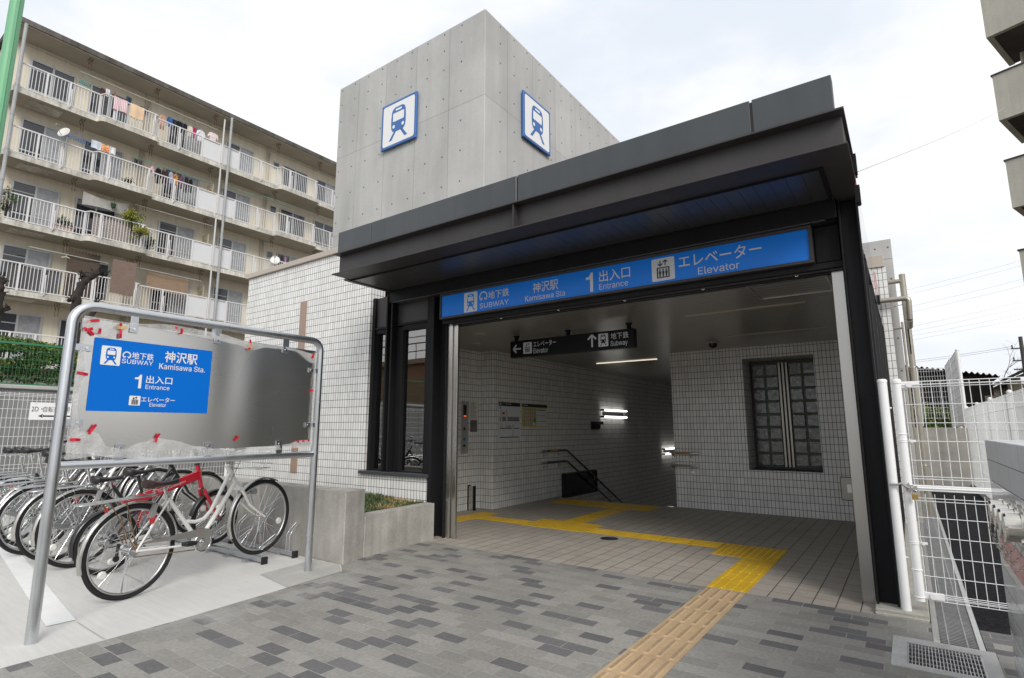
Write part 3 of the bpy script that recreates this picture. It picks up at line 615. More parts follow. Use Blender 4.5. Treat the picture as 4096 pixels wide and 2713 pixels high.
# ---------------------------------------------------------------- things inside
def wall_lamp(y0, y1, z0, z1, label):
    t = thing('wall_lamp', (-5.262,(y0+y1)/2,(z0+z1)/2), label, 'lamp', 'twin tube lamps on the stair wall')
    b = MB(); b.box(-5.262,-5.235,y0+.1,y1-.1,z0+.03,z1-.03)
    for z in (z0,z1):
        for y in (y0,y1): b.box(-5.25,-5.17,y-.02,y+.02,z-.02,z+.02)
    b.build('bracket', m_black, t)
    for z in (z0,z1): b = MB(); b.cyl((-5.19,y0+.02,z),(-5.19,y1-.02,z),.0165,12); b.build('tube', m_tube, t)
wall_lamp(10.57,11.78,1.462,1.603,'lit twin fluorescent tubes high on the dark stair wall')
wall_lamp(14.05,15.25,.565,.69,'lit twin fluorescent tubes farther down the stairs beside the wall corner')
b = MB(); b.box(-5.262,-5.24,10.13,10.5,1.20,1.36); b.cyl((-5.24,10.25,1.28),(-5.14,10.32,1.27),.045,14); b.cyl((-5.20,10.4,1.33),(-5.12,10.42,1.33),.03,10)
tag(b.build('security_camera', m_black), 'small black camera fixed below the twin tubes on the stair wall', 'camera')
b = MB(); b.lathe([(.085,0),(.09,-.012),(.075,-.02)], (-2.169,7.986,2.437), (0,0,1), 20); dc = b.build('dome_camera', M('grey_camera_base',(.4,.4,.39),.5)); tag(dc,'round dome camera with black bubble on the ceiling near the back wall','camera')
b = MB(); b.lathe([(.062,-.02),(.060,-.045),(.045,-.07),(.02,-.084),(.002,-.088)], (-2.169,7.986,2.437), (0,0,1), 18); b.build('bubble', M('black_dome_bubble',(.01,.01,.01),.08), dc)
def handrail(zs, label, yb):
    t = thing('handrail', (-5.262,8.2,zs), label, 'handrail', 'stair handrails on the left wall')
    b = MB(); yk = 9.02; sl = (1.14)/(11.275-9.027); L_ = 4.0
    pts = [(-5.19,8.18,zs),(-5.19,yk-.06,zs),(-5.19,yk+.02,zs-.012),(-5.19,yk+.1,zs-.052),(-5.19,yk+L_,zs-sl*L_)]
    b.tube(pts, .0175, 10); b.build('rail', M('dark_coated_rail',(.045,.045,.05),.3), t)
    b = MB(); b.cyl((-5.19,8.13,zs),(-5.19,8.30,zs),.0195,12); b.build('end_sleeve', m_chrome, t)
    if yb:
        b = MB(); b.tube([(-5.19,8.42,zs),(-5.19,8.66,zs)], .0185, 10); b.build('braille_label', M('amber_braille_label',(.42,.24,.05),.5), t)
    b = MB()
    for y, z in ((8.32,zs),(8.82,zs),(10.1,zs-sl*1.08),(11.3,zs-sl*2.28)): b.tube([(-5.19,y,z-.015),(-5.19,y,z-.06),(-5.25,y,z-.075)],.007,8); b.cyl((-5.262,y,z-.075),(-5.25,y,z-.075),.028,12)
    b.build('bracket', m_chrome, t)
handrail(.828,'upper stair handrail with amber label on the left tiled wall',True)
handrail(.63,'lower stair handrail below the one with the amber label',False)
def end_rail(z, label, amber):
    t = thing('handrail', (-2.9,8.773,z), label, 'handrail', 'short handrails on the back wall corner')
    b = MB(); b.tube([(-2.665,8.70,z),(-3.02,8.70,z),(-3.10,8.71,z),(-3.135,8.74,z),(-3.14,8.80,z),(-3.14,8.9,z-.04),(-3.14,9.6,z-.40)],.0165,10); b.build('rail', m_chrome, t)
    if amber: b = MB(); b.tube([(-2.83,8.70,z),(-3.02,8.70,z)],.018,10); b.build('braille_label', M('amber_braille_label',(.42,.24,.05),.5), t)
    b = MB()
    for x in (-2.80,): b.tube([(x,8.70,z-.015),(x,8.70,z-.07),(x,8.765,z-.09)],.006,8); b.cyl((x,8.773,z-.09),(x,8.762,z-.09),.026,12)
    b.tube([(-3.13,8.78,z),(-3.12,8.79,z-.08),(-3.08,8.80,z-.11)],.007,8); b.build('bracket', m_chrome, t)
end_rail(.838,'short chrome handrail with amber label at the back wall corner',True)
end_rail(.647,'lower short chrome handrail wrapping the back wall corner',False)
# framed black panel at stair foot of the wall
t = thing('wall_cabinet', (-5.262,9.6,-.1), 'black framed glass cabinet low on the stair wall behind the handrails', 'cabinet')
b = MB(); b.box(-5.262,-5.20,8.93,8.97,-.02,.404); b.box(-5.262,-5.20,10.21,10.25,-.03,.385); b.box(-5.262,-5.20,8.97,10.21,.36,.395); b.box(-5.262,-5.20,8.97,10.21,-.03,.0); b.build('frame', m_black, t)
b = MB(); b.box(-5.262,-5.225,8.97,10.21,0,.36); b.build('pane', M('black_cabinet_glass',(.01,.01,.011),.06), t)
# posters
def poster(name, y0, z0, y1, z1, label, draw, base=(.62,.64,.66), x=-5.262, mats=None):
    t = thing(name, (x,(y0+y1)/2,z0), label, 'poster')
    b = MB(); b.box(x,x+.006,y0,y1,z0,z1); b.build('board', M('poster_base_'+name, base, .35, var=.02), t)
    b = MB(); F = Face(b, (x+.0065,y0,z0), (0,1,0), (0,0,1), .0012); draw(F, y1-y0, z1-z0); b.build('print', mats or [m_signblack, m_fwhite, M('print_grey_mauve',(.22,.20,.22),.5), M('print_red',(.5,.05,.05),.5), m_blue, M('map_ochre',(.42,.36,.22),.5), M('map_green',(.10,.33,.03),.5), M('map_yellow',(.55,.52,.12),.5)], t)
def d1(F, w, h):
    F.rect(0,h-.062,w,h,1,0); F.rrect(.03,h-.052,.055,h-.012,.004,2,1); F.txt('エレベーター案内',.065,h-.038,.245,h-.014,2,1,0); F.txt('Elevator',.065,h-.052,.115,h-.042,2,1,0); F.txt('神沢駅',.26,h-.040,.34,h-.014,2,1,0)
    F.rect(.03,h-.105,.055,h-.075,1,4); F.txt('2F',.05,h-.155,.09,h-.125,1,0); F.txt('1F',.19,h-.155,.225,h-.125,1,0)
    F.rect(.03,.30,w-.03,.36,1,2); F.rect(.03,.293,w-.03,.303,2,0); F.rect(.03,.168,w-.03,.182,1,0); F.rect(.03,.028,w-.03,.042,1,0)
    F.rect(.105,.395,.16,.435,1,3)
    for x, z0, z1 in ((.05,.18,.43),(.19,.18,.43),(.365,.04,.24)):
        F.rect(x,z0,x+.045,z1,3,1)
        for (a,c,d,e) in ((x,z0,x+.003,z1),(x+.042,z0,x+.045,z1),(x,z1-.003,x+.045,z1),(x+.012,z0+.006,x+.015,z0+.045),(x+.03,z0+.006,x+.033,z0+.045),(x+.012,z1-.05,x+.015,z1-.012),(x+.03,z1-.05,x+.033,z1-.012)): F.rect(a,c,d,e,4,0)
    F.arrow((.24,.198),(-1,0),.03,.006,.012); F.arrow((.34,.198),(1,0),.03,.006,.012); F.rect(.275,.19,.305,.225,1,2)
poster('guide_poster', 7.002,1.045,7.60,1.636,'tall white elevator guide poster with black header on the left inner wall',d1)
def d2(F, w, h):
    F.rect(0,h-.055,w,h,1,0); F.txt('周辺案内図',.03,h-.04,.17,h-.014,2,1,0); F.rect(.0,.0,w,h-.055,1,7); F.rect(.02,.02,w*.53,h-.075,2,5); F.rect(w*.55,.02,w-.02,h-.075,2,1)
    for i in range(6): F.rect(.04+i*.06,.03,.046+i*.06,h-.085,3,1)
    for i in range(4): F.rect(.03,.08+i*.06,.4,.085+i*.06,3,1)
    F.line((.26,.03),(.245,h-.08),.008,4,3); F.poly([(w*.45,.06),(w*.53,.08),(w*.53,.15),(w*.49,.17),(w*.44,.12)],4,6); F.rect(w*.41,.03,w*.50,.075,5,1)
    for z in (.09,.19): F.rect(w*.56,z-.03,w-.03,z-.028,3,2); F.rect(w*.76,z,w*.79,z+.015,3,3); F.rect(w*.80,z+.003,w*.95,z+.011,3,0); F.rect(w*.68,z+.003,w*.74,z+.010,3,0); F.rect(w*.57,z+.003,w*.64,z+.010,3,0)
    for i in range(4): F.rect(w*.60+i*w*.1,.03,w*.602+i*w*.1,h-.11,3,2)
    F.rect(w*.57,h-.105,w*.93,h-.09,3,0)
poster('map_poster', 7.65,1.243,8.45,1.634,'wide neighbourhood map poster with yellow border on the left inner wall',d2)
def d3(F, w, h):
    F.txt('お願い',w*.30,h-.04,w*.70,h-.018,1,0,0)
    for i in range(9): F.rect(w*.15,h-.07-i*.022,w*(.85 if i % 3 else .7),h-.064-i*.022,1,2)
poster('notice_sheet', 6.60,1.35,6.822,1.636,'pale notice sheet beside the elevator call panel',d3, (.58,.56,.52), -5.54)
def d4(F, w, h):
    for i in range(4): F.rect(w*.12,h-.03-i*.025,w*(.85 if i < 3 else .5),h-.025-i*.025,1,0)
poster('metal_plaque', 6.645,1.165,6.812,1.347,'small dark metal plaque below the pale notice sheet',d4, (.13,.115,.11), -5.54)
t = thing('elevator_panel', (-5.54,6.5,.8), 'tall narrow steel elevator call panel with display and buttons', 'control panel')
b = MB(); b.box(-5.54,-5.53,6.423,6.583,.838,1.634); b.build('plate', M('satin_panel_grey',(.36,.36,.35),.4,.3), t, bevel=.002)
b = MB(); b.box(-5.53,-5.526,6.468,6.54,1.395,1.575); b.build('display', m_signblack, t)
b = MB(); b.box(-5.526,-5.5255,6.475,6.535,1.398,1.415); b.build('indicator', m_led, t)
for z in (1.215,.96): b = MB(); b.box(-5.53,-5.522,6.475,6.515,z-.02,z+.02); b.build('button', m_signblack, t)
b = MB(); b.box(-5.53,-5.527,6.475,6.515,1.035,1.075); b.build('wheelchair_symbol', m_blue, t)
t = thing('steel_bin', (-5.48,6.64,0), 'narrow brushed steel box standing on the floor by the elevator wall', 'bin')
b = MB(); b.box(-5.53,-5.433,6.61,6.655,0.0,.355); b.build('body', m_stain, t, bevel=.003)
b = MB(); b.box(-5.537,-5.53,6.60,6.665,0.0,.37); b.box(-5.433,-5.426,6.60,6.665,0.0,.36); b.build('edge_frame', m_dark, t)
b = MB(); b.box(-.815,-.62,8.757,8.773,.278,.57); t = b.build('wall_plate', steel('dull_steel_plate',(.33,.31,.28),.35), bevel=.002); tag(t,'square steel access plate in the tiled back wall near the right post','access panel')
b = MB(); b.box(-.822,-.613,8.764,8.7735,.270,.578); b.build('frame', m_black, t)
b = MB(); b.box(-.745,-.695,8.751,8.757,.375,.48); b.build('latch', m_alu, t)
b = MB(); b.lathe([(.088,-.01),(.088,.0035),(.075,.0045),(.002,.0045)], (-2.85,5.872,0), (0,0,1), 28); t = b.build('floor_drain', m_black); tag(t,'small round black cover set in the beige floor near the yellow strip','floor cover')
b = MB(); b.lathe([(.10,-.01),(.10,.003),(.089,.003)], (-2.85,5.872,0), (0,0,1), 28); b.build('ring', m_dark2, t)
b = MB(); b.box(-3.19,-3.10,8.66,8.72,0,.012); tag(b.build('door_stop', m_chrome),'bright metal plate on the floor at the foot of the back wall corner','floor plate')

# ---------------------------------------------------------------- tactile paving
def plate(b, x0, x1, y0, y1, z, h, mi=0, gap=.0015): b.box(x0+gap,x1-gap,y0+gap,y1-gap,z,z+h,mi)
def domes(b, x0, x1, y0, y1, nx, ny, z, mi=0):
    for i in range(nx):
        for j in range(ny): b.lathe([(.0125,0),(.0105,.0035),(.006,.005)], (lerp(x0,x1,(i+.5)/nx), lerp(y0,y1,(j+.5)/ny), z), (0,0,1), 8, mi)
def bars(b, x0, x1, y0, y1, n, along, z, mi=0, w=.010, ends=.01, h=.005):
    for i in range(n):
        if along == 'y': c = lerp(x0,x1,(i+.5)/n); q4 = (c-w,c+w,y0+ends,y1-ends)
        else: c = lerp(y0,y1,(i+.5)/n); q4 = (x0+ends,x1-ends,c-w,c+w)
        a0,a1,b0,b1 = q4; i_ = .004
        b.add([(a0,b0,z),(a1,b0,z),(a1,b1,z),(a0,b1,z),(a0+i_,b0+i_,z+h),(a1-i_,b0+i_,z+h),(a1-i_,b1-i_,z+h),(a0+i_,b1-i_,z+h)], [(4,5,6,7),(0,1,5,4),(1,2,6,5),(2,3,7,6),(3,0,4,7)], mi)
tp = thing('tactile_path', (-3,6.3,0), 'yellow tactile guide path of dotted and ribbed tiles across the beige floor', 'tactile paving')
Z = .004
def strip(name, x0, x1, y0, y1, kind):
    nx = max(1, round((x1-x0)/.3)); ny = max(1, round((y1-y0)/.3)); b = MB()
    for i in range(nx):
        for j in range(ny):
            a0,a1 = lerp(x0,x1,i/nx), lerp(x0,x1,(i+1)/nx); c0,c1 = lerp(y0,y1,j/ny), lerp(y0,y1,(j+1)/ny)
            plate(b,a0,a1,c0,c1,-.02,.02+Z)
            if kind == 'dot': domes(b,a0,a1,c0,c1,5,5,Z)
            else: bars(b,a0,a1,c0,c1,4,kind,Z)
    b.build(name, m_yel, tp)
strip('ribbed_tiles',-1.405,-1.105,4.585,5.755,'y'); strip('dotted_tiles',-1.71,-1.105,5.76,6.36,'dot'); strip('ribbed_tiles',-3.27,-1.715,6.06,6.36,'x'); strip('dotted_tiles',-4.17,-3.275,6.03,6.60,'dot')
strip('ribbed_tiles',-4.93,-4.175,6.06,6.34,'x'); strip('dotted_tiles',-5.25,-4.95,5.45,6.62,'dot'); strip('ribbed_tiles',-3.87,-3.575,6.605,8.075,'y'); strip('dotted_tiles',-5.02,-3.285,8.08,8.63,'dot')
tq = thing('tactile_path', (-1.25,3,0), 'sand coloured ribbed tactile path leading over the grey paving to the yellow tiles', 'tactile paving')
b = MB(); c = MB()
for j in range(24):
    y1 = 4.555-j*.302; y0 = y1-.302; plate(b,-1.395,-1.108,y0,y1,-.03,.034,0,.002)
    for i in range(4):
        cx = lerp(-1.395,-1.108,(i+.5)/4); a0,a1,b0,b1 = cx-.0155,cx+.0155,y0+.016,y1-.016
        b.add([(a0,b0,.004),(a1,b0,.004),(a1,b1,.004),(a0,b1,.004),(a0+.006,b0+.008,.010),(a1-.006,b0+.008,.010),(a1-.006,b1-.008,.010),(a0+.006,b1-.008,.010)],[(0,1,5,4),(1,2,6,5),(2,3,7,6),(3,0,4,7)])
        c.add([(a0+.006,b0+.008,.010),(a1-.006,b0+.008,.010),(a1-.006,b1-.008,.010),(a0+.006,b1-.008,.010)],[(0,1,2,3)])
b.build('ribbed_tiles', m_tactan, tq); c.build('rib_tops', m_tactan2, tq)
# ---------------------------------------------------------------- planter
pl = thing('planter', (-4.4,4,0), 'low cast concrete planter wall stepping down beside the window', 'planter')
b = MB(); b.prism([(-4.295,3.375,-.06),(-4.36,3.66,-.06),(-4.62,3.66,-.06),(-4.62,3.60,-.06),(-8.6,3.60,-.06),(-8.6,3.375,-.06)], (0,0,.697)); b.build('high_wall', m_planter, pl, bevel=.010)
b = MB(); b.prism([(-4.362,3.665,-.06),(-4.44,4.722,-.06),(-4.58,4.722,-.06),(-4.52,3.665,-.06)], (0,0,.445)); b.build('low_wall', m_planter, pl, bevel=.010)
b = MB(); b.box(-4.55,-4.50,3.665,4.72,0,.33); b.prism([(-4.52,3.662,0),(-4.58,4.735,0),(-8.6,4.735,0),(-8.6,3.605,0)], (0,0,.34)); b.build('soil', m_earth, pl)
m_g1 = M('dark_grass_blade', (.050,.080,.026), .6, var=.3, vs=3); m_g2 = M('dry_grass_blade', (.42,.29,.13), .75, var=.25, vs=5); m_g3 = M('mid_grass_blade', (.11,.14,.05), .6, var=.3, vs=4)
b = MB(); rg = random.Random(3)
def blade(x, y, z, ln, mi):
    a = rg.random()*6.28; t = rg.uniform(.4,1.35); d = Vector((math.cos(a)*math.sin(t), math.sin(a)*math.sin(t), math.cos(t))); s = Vector((-math.sin(a), math.cos(a), 0))*rg.uniform(.0022,.0042)
    p = Vector((x,y,z)); m_ = p + d*ln*.55 + Vector((0,0,.004)); e = p + d*ln - Vector((0,0,ln*.18))
    b.add([p-s,p+s,m_+s*.9,m_-s*.9,e], [(0,1,2,3),(3,2,4)], mi)
for i in range(15000):
    if i < 11500: y = rg.uniform(3.68,4.72); x = rg.uniform(-5.75,-4.53)-.06*(y-3.66)
    else: y = rg.uniform(3.62,4.72); x = rg.uniform(-7.6,-5.6)
    hz = .382 + .035*min(1, max(0,(-4.9-x)/.4)) - (.03 if x < -5.6 else 0)
    dry = math.sin(x*7+y*5)+math.sin(y*11-x*4)*.8+rg.uniform(-1.0,1.0) > 1.0
    blade(x, y, hz*rg.uniform(.96,1.0)-.006, rg.uniform(.028,.07), 1 if dry else (2 if rg.random() < .45 else 0))
b.build('planter_grass', [m_g1, m_g2, m_g3], label='short green grass with dry straw tufts in the planter', cat='grass', kind='stuff')
b = MB()
for i in range(0, 24): b.box(-5.75+i*0.0, -5.74, 0,0.001,0,0.001) if 0 else None
b.prism([(-4.55,3.67,.335),(-4.60,4.73,.335),(-5.75,4.73,.335),(-5.75,3.67,.335)], (0,0,.04)); b.build('soil_mound', M('dark_soil',(.05,.045,.03),.95,var=.3,vs=8), pl)
b = MB(); b.box(-4.95,-4.62,3.70,3.86,.36,.435); tag(b.build('stone_block', M('pale_stone',(.55,.54,.51),.8), bevel=.01),'pale flat stone lying in the planter grass beside the high wall','stone')

# ---------------------------------------------------------------- left sign on posts
A = Vector((-4.223,1.157,0)); D = Vector((-.0653,.99787,0)); NN = Vector((D.y,-D.x,0)); L_ = 1.899
def sp(s, z, off=0): p = A + D*s + NN*off; return (p.x, p.y, z)
sg = thing('subway_sign_board', (-4.28,2.1,0), 'galvanised pipe frame sign board with blue subway panel standing over the parked bicycles', 'sign board')
b = MB(); r_ = .12; top = 2.0
pts = [sp(0,0), sp(0,top-r_)] + [sp(r_-r_*math.cos(R(a)), top-r_+r_*math.sin(R(a))) for a in (15,30,45,60,75)] + [sp(r_,top), sp(L_-.09,top+.008)] + [sp(L_-.09+.09*math.sin(R(a)), top+.008-.09+.09*math.cos(R(a))) for a in (18,36,54,72)] + [sp(L_,top-.082), sp(L_,0)]
b.tube(pts, .0305, 18); b.build('pipe_frame', m_galv, sg)
b = MB(); b.tube([sp(.025,.995), sp(L_-.025,.992)], .0255, 16); b.build('cross_bar', m_galv, sg)
def board(u, v):
    s = lerp(.05,1.845,u); z = lerp(1.07,1.915,v); w = .010*math.sin(u*7.5+1.1)*(.5+.5*v) + .006*math.sin(v*4+u*3)+ .016*math.exp(-((u-.66)/.09)**2)*(.6+.4*math.sin(v*3)); k_ = max(0,min(1,(u-.47)/.12)); w *= k_*k_*(3-2*k_)
    return sp(s, z, .003 + w*.38)
b = MB(); b.surf(board, 60, 20, thick=NN*-.004); b.build('board', m_board, sg)
b = MB(); ov = Vector(sp(0,0,.004)); F = Face(b, ov, D, (0,0,1), .0022)
F.rrect(.126,1.33,.898,1.802,.008,1,1)
F.train(.170,1.629,.284,1.755,2,0,1); F.emblem(.320,1.705,.026,2,0,.0075)
F.txt('地下鉄',.351,1.685,.488,1.733,2,0,.010); F.txt('SUBWAY',.294,1.650,.488,1.680,2,0,.004); F.txt('神沢駅',.560,1.683,.790,1.764,2,0,.012); F.txt('Kamisawa Sta.',.529,1.633,.852,1.673,2,0,.004)
F.one(.384,1.489,.427,1.582,2,0); F.txt('出入口',.454,1.527,.627,1.580,2,0,.012); F.txt('Entrance',.455,1.487,.612,1.516,2,0,.004)
F.lift(.363,1.373,.432,1.437,2,0,2); F.txt('エレベーター',.438,1.399,.658,1.434,2,0,.010); F.txt('Elevator',.492,1.368,.601,1.394,2,0,.004)
b.build('blue_panel', [m_signwhite, m_blue, m_signblack], sg)
def br(s0, s1, z0, z1, bs, bz):
    b = MB(); b.box(0,0,0,0,0,0) if 0 else None
    c = Vector(sp((s0+s1)/2,(z0+z1)/2,.012)); b.obox(c, (D,(0,0,1),NN), ((s1-s0)/2,(z1-z0)/2,.003)); o = b.build('bracket', m_galv, sg, bevel=.001)
    b = MB(); b.cyl(sp(bs,bz,.014), sp(bs,bz,.022), .0085, 8); b.build('bolt', m_chrome, o)
for s0, s1 in ((.318,.367),(.898,.953),(1.497,1.558)): br(s0,s1,1.862,1.985,(s0+s1)/2,1.888)
for s0, s1 in ((.312,.367),(.899,.953),(1.498,1.556)): br(s0,s1,1.005,1.118,(s0+s1)/2,1.092)
for z in (1.726,1.256): br(.015,.114,z-.021,z+.021,.085,z)
for z in (1.735,1.250): br(1.775,1.880,z-.021,z+.021,1.80,z)
# protective bubble wrap round the edges and red tape
def wrapmat():
    g = NT('bubble_wrap_film'); g.t.nodes.remove(g.b)
    v = g.n('TexVoronoi', {'Vector': g.co(), 'Scale': 95.0}); h = g.math('ADD', g.math('MULTIPLY', v.outputs['Distance'], -1.0), g.math('MULTIPLY', g.noise(14, 4, .6), 1.6))
    bp = g.n('Bump', {'Height': h, 'Strength': .5, 'Distance': .006})
    df = g.n('BsdfDiffuse', {'Color': (.88,.88,.88,1)}); tl = g.n('BsdfTranslucent', {'Color': (.85,.85,.85,1)}); gl = g.n('BsdfGlossy', {'Color': (.9,.9,.9,1), 'Roughness': .38}); tr = g.n('BsdfTransparent', {'Color': (.95,.95,.95,1)})
    for x in (df, gl): g.set(x.inputs['Normal'], bp.outputs['Normal'])
    a = g.n('MixShader'); g.set(a.inputs[0], .3); g.set(a.inputs[1], df.outputs[0]); g.set(a.inputs[2], tl.outputs[0])
    c = g.n('MixShader'); g.set(c.inputs[0], .16); g.set(c.inputs[1], a.outputs[0]); g.set(c.inputs[2], gl.outputs[0])
    d = g.n('MixShader'); g.set(d.inputs[0], g.mapr(g.noise(9, 3, .6), .35, .65, .46, .66)); g.set(d.inputs[1], c.outputs[0]); g.set(d.inputs[2], tr.outputs[0]); g.set(g.out.inputs['Surface'], d.outputs[0])
    return g.m
m_wrap = wrapmat()
bw = thing('bubble_wrap', (-4.28,2.1,1.05), 'clear bubble wrap film taped with red tape round the edges of the sign board', 'plastic film')
def wr(u, v, s, z, off=.018): return sp(s, z, off + .004*math.sin(s*37+z*19)*math.sin(z*41-s*13) + .002*math.sin(s*90+z*50))
def sheet(lo, hi, s0, s1, n=40, m_=8, off=.018):
    b = MB(); b.surf(lambda u, v: wr(u, v, lerp(s0,s1,u), lerp(lo(lerp(s0,s1,u)), hi(lerp(s0,s1,u)), v), off), n, m_); b.build('film', m_wrap, bw)
def pw(pts):
    def f(x):
        for (a,c),(d,e) in zip(pts, pts[1:]):
            if x <= d: t = (x-a)/(d-a or 1); t = max(0,min(1,t)); t = t*t*(3-2*t); return lerp(c,e,t)
        return pts[-1][1]
    return f
sheet(pw([(.05,1.855),(.20,1.80),(.30,1.885),(.40,1.915),(.62,1.90),(.9,1.89),(1.1,1.875),(1.2,1.845),(1.35,1.885),(1.6,1.89),(1.82,1.80)]), pw([(.05,1.93),(.3,1.925),(.6,1.955),(.9,1.945),(1.2,1.91),(1.5,1.915),(1.84,1.885)]), .05, 1.84, 70, 6)
sheet(pw([(.045,1.03),(.2,1.045),(.6,1.00),(1.0,1.02),(1.84,1.055)]), pw([(.045,1.17),(.12,1.20),(.19,1.195),(.27,1.10),(.36,1.085),(.46,1.125),(.56,1.155),(.64,1.14),(.85,1.09),(1.0,1.065),(1.4,1.075),(1.6,1.085),(1.72,1.115),(1.84,1.12)]), .045, 1.84, 80, 7)
b = MB(); b.surf(lambda u, v: wr(u, v, lerp(.046+.02*math.sin(v*9)*.4, .086+.012*math.sin(v*13), u), lerp(1.10,1.90,v)), 5, 44); b.build('film', m_wrap, bw)
b = MB(); b.surf(lambda u, v: wr(u, v, lerp(1.825, 1.853+.006*math.sin(v*13), u), lerp(1.06,1.90,v)), 4, 40); b.build('film', m_wrap, bw)
def tape(pts, w=.017, m=m_red, off=.022):
    b = MB(); P_ = [Vector((p[0],p[1])) for p in pts]; vs = []
    for i, p in enumerate(P_):
        d = (P_[min(i+1,len(P_)-1)]-P_[max(i-1,0)]).normalized(); n = Vector((-d.y,d.x))*w/2
        for q_ in (-1,1): e = p+n*q_; vs.append(sp(e.x,e.y,off+.004*math.sin(i*2.1+e.x*60)))
    b.add(vs, [(2*i,2*i+1,2*i+3,2*i+2) for i in range(len(P_)-1)]); b.build('tape', m, bw)
for p in ([(.065,1.892),(.10,1.905),(.135,1.912)],[(.055,1.853),(.085,1.835),(.115,1.812)],[(.06,1.838),(.085,1.845),(.105,1.855)],[(.143,1.86),(.142,1.825)],[(.256,1.912),(.262,1.88),(.262,1.84),(.265,1.812)],[(.60,1.94),(.62,1.935)],[(.648,1.938),(.652,1.905),(.64,1.90)],[(1.185,1.93),(1.198,1.895),(1.19,1.865),(1.178,1.845)],[(1.79,1.84),(1.805,1.87),(1.815,1.89)],[(1.80,1.86),(1.82,1.85)],
          [(1.79,1.55),(1.81,1.552),(1.83,1.556)],[(1.69,1.122),(1.712,1.10)],[(1.745,1.112),(1.765,1.113)],[(1.80,1.115),(1.825,1.117)],[(1.125,1.125),(1.145,1.15),(1.15,1.165)],[(.548,1.125),(.555,1.155),(.57,1.185)],[(.150,1.185),(.165,1.21),(.185,1.245)],[(.055,1.152),(.085,1.152),(.115,1.148)],[(.048,1.566),(.08,1.562),(.11,1.556)]): tape(p)
tape([(.232,1.885),(.262,1.882),(.295,1.888)], .022, m_tan, .026); tape([(1.17,1.875),(1.215,1.872)], .024, m_tan, .026)

# ---------------------------------------------------------------- bicycle racks
def hoop(b, x, y, ang, h, ln, w=.055, r=.0048):
    c, s = math.cos(ang), math.sin(ang)
    def P(f, l, z): return (x + s*f*-1 + c*l, y + c*f + s*l*0, z)
    b.tube([P(0,-w/2,.05), P(0,-w/2,h*.55), P(.03,-w/2,h*.66), P(ln,-w/2,h), P(ln+.012,-w*.2,h+.003), P(ln+.012,w*.2,h+.003), P(ln,w/2,h), P(.03,w/2,h*.66), P(0,w/2,h*.55), P(0,w/2,.05)], r, 6)
def rack(x0, x1, slots, label):
    t = thing('bicycle_rack', ((x0+x1)/2,3.1,0), label, 'bicycle rack', 'bicycle racks along the planter')
    for y in (2.97,3.28):
        b = MB(); b.box(x0,x1,y-.022,y+.022,.018,.058); o = b.build('floor_rail', m_galv, t, bevel=.003)
        for xa in (x1,x0-.022): b = MB(); b.box(xa,xa+.022,y-.027,y+.027,.0,.062); b.build('end_cap', m_black, o)
    b = MB()
    for x in (x0+.22,x1-.22,(x0+x1)/2):
        for y in (2.95,3.30): b.box(x-.03,x+.03,y-.05,y+.05,.0,.018)
    b.build('foot_plate', m_galv, t)
    for k, sx in enumerate(slots):
        hi = k % 2 == 1
        b = MB(); hoop(b, sx, 3.27, .2, .50 if hi else .36, .24 if hi else .2); hoop(b, sx, 2.99, .2, .21, -.26 if 0 else .17); b.tube([(sx-.03,2.97,.06),(sx-.08,3.29,.06)],.0048,6); b.tube([(sx+.03,2.97,.06),(sx-.02,3.29,.06)],.0048,6)
        if hi: b.box(sx-.10,sx-.02,3.255,3.262,.16,.33)
        b.build('wheel_hoop', m_galv, t)
rack(-6.03,-4.90,(-5.0,-5.45,-5.92),'galvanised bicycle rack holding the white bicycle and the red bicycle')
rack(-7.20,-6.07,(-6.4,-6.9),'galvanised bicycle rack behind the red bicycle')
rack(-8.40,-7.24,(-7.42,-7.88,-8.25),'galvanised bicycle rack farthest along the planter by the tile wall end')

# ---------------------------------------------------------------- bicycles (x forward, z up, origin under the rear axle)
m_bwhite = M('white_bicycle_paint', (.82,.81,.78), .28, var=.04, vs=8, coat=.4)
m_bred = M('red_bicycle_paint', (.50,.010,.028), .22, var=.05, vs=8, coat=.6)
m_bsilver = M('silver_bicycle_paint', (.40,.41,.43), .3, .7, var=.06, vs=8)
m_bblack = M('black_bicycle_paint', (.014,.014,.016), .3, var=.1, coat=.3)
m_saddle = M('black_saddle_vinyl', (.022,.022,.024), .45, var=.12, vs=14)
m_brown = M('brown_saddle_leather', (.065,.030,.022), .42, var=.2, vs=18, bump=.0008, bs=150)
m_rust = M('rusted_steel', (.22,.13,.06), .65, .5, var=.3, vs=30)
m_fender = M('polished_fender', (.52,.505,.48), .24, .85, var=.08, vs=6)
m_reflector = M('red_reflector', (.55,.008,.012), .15, spec=.8)
m_clearref = M('white_reflector', (.72,.72,.68), .18, spec=.8)
m_plastic = M('grey_plastic', (.30,.30,.30), .5)
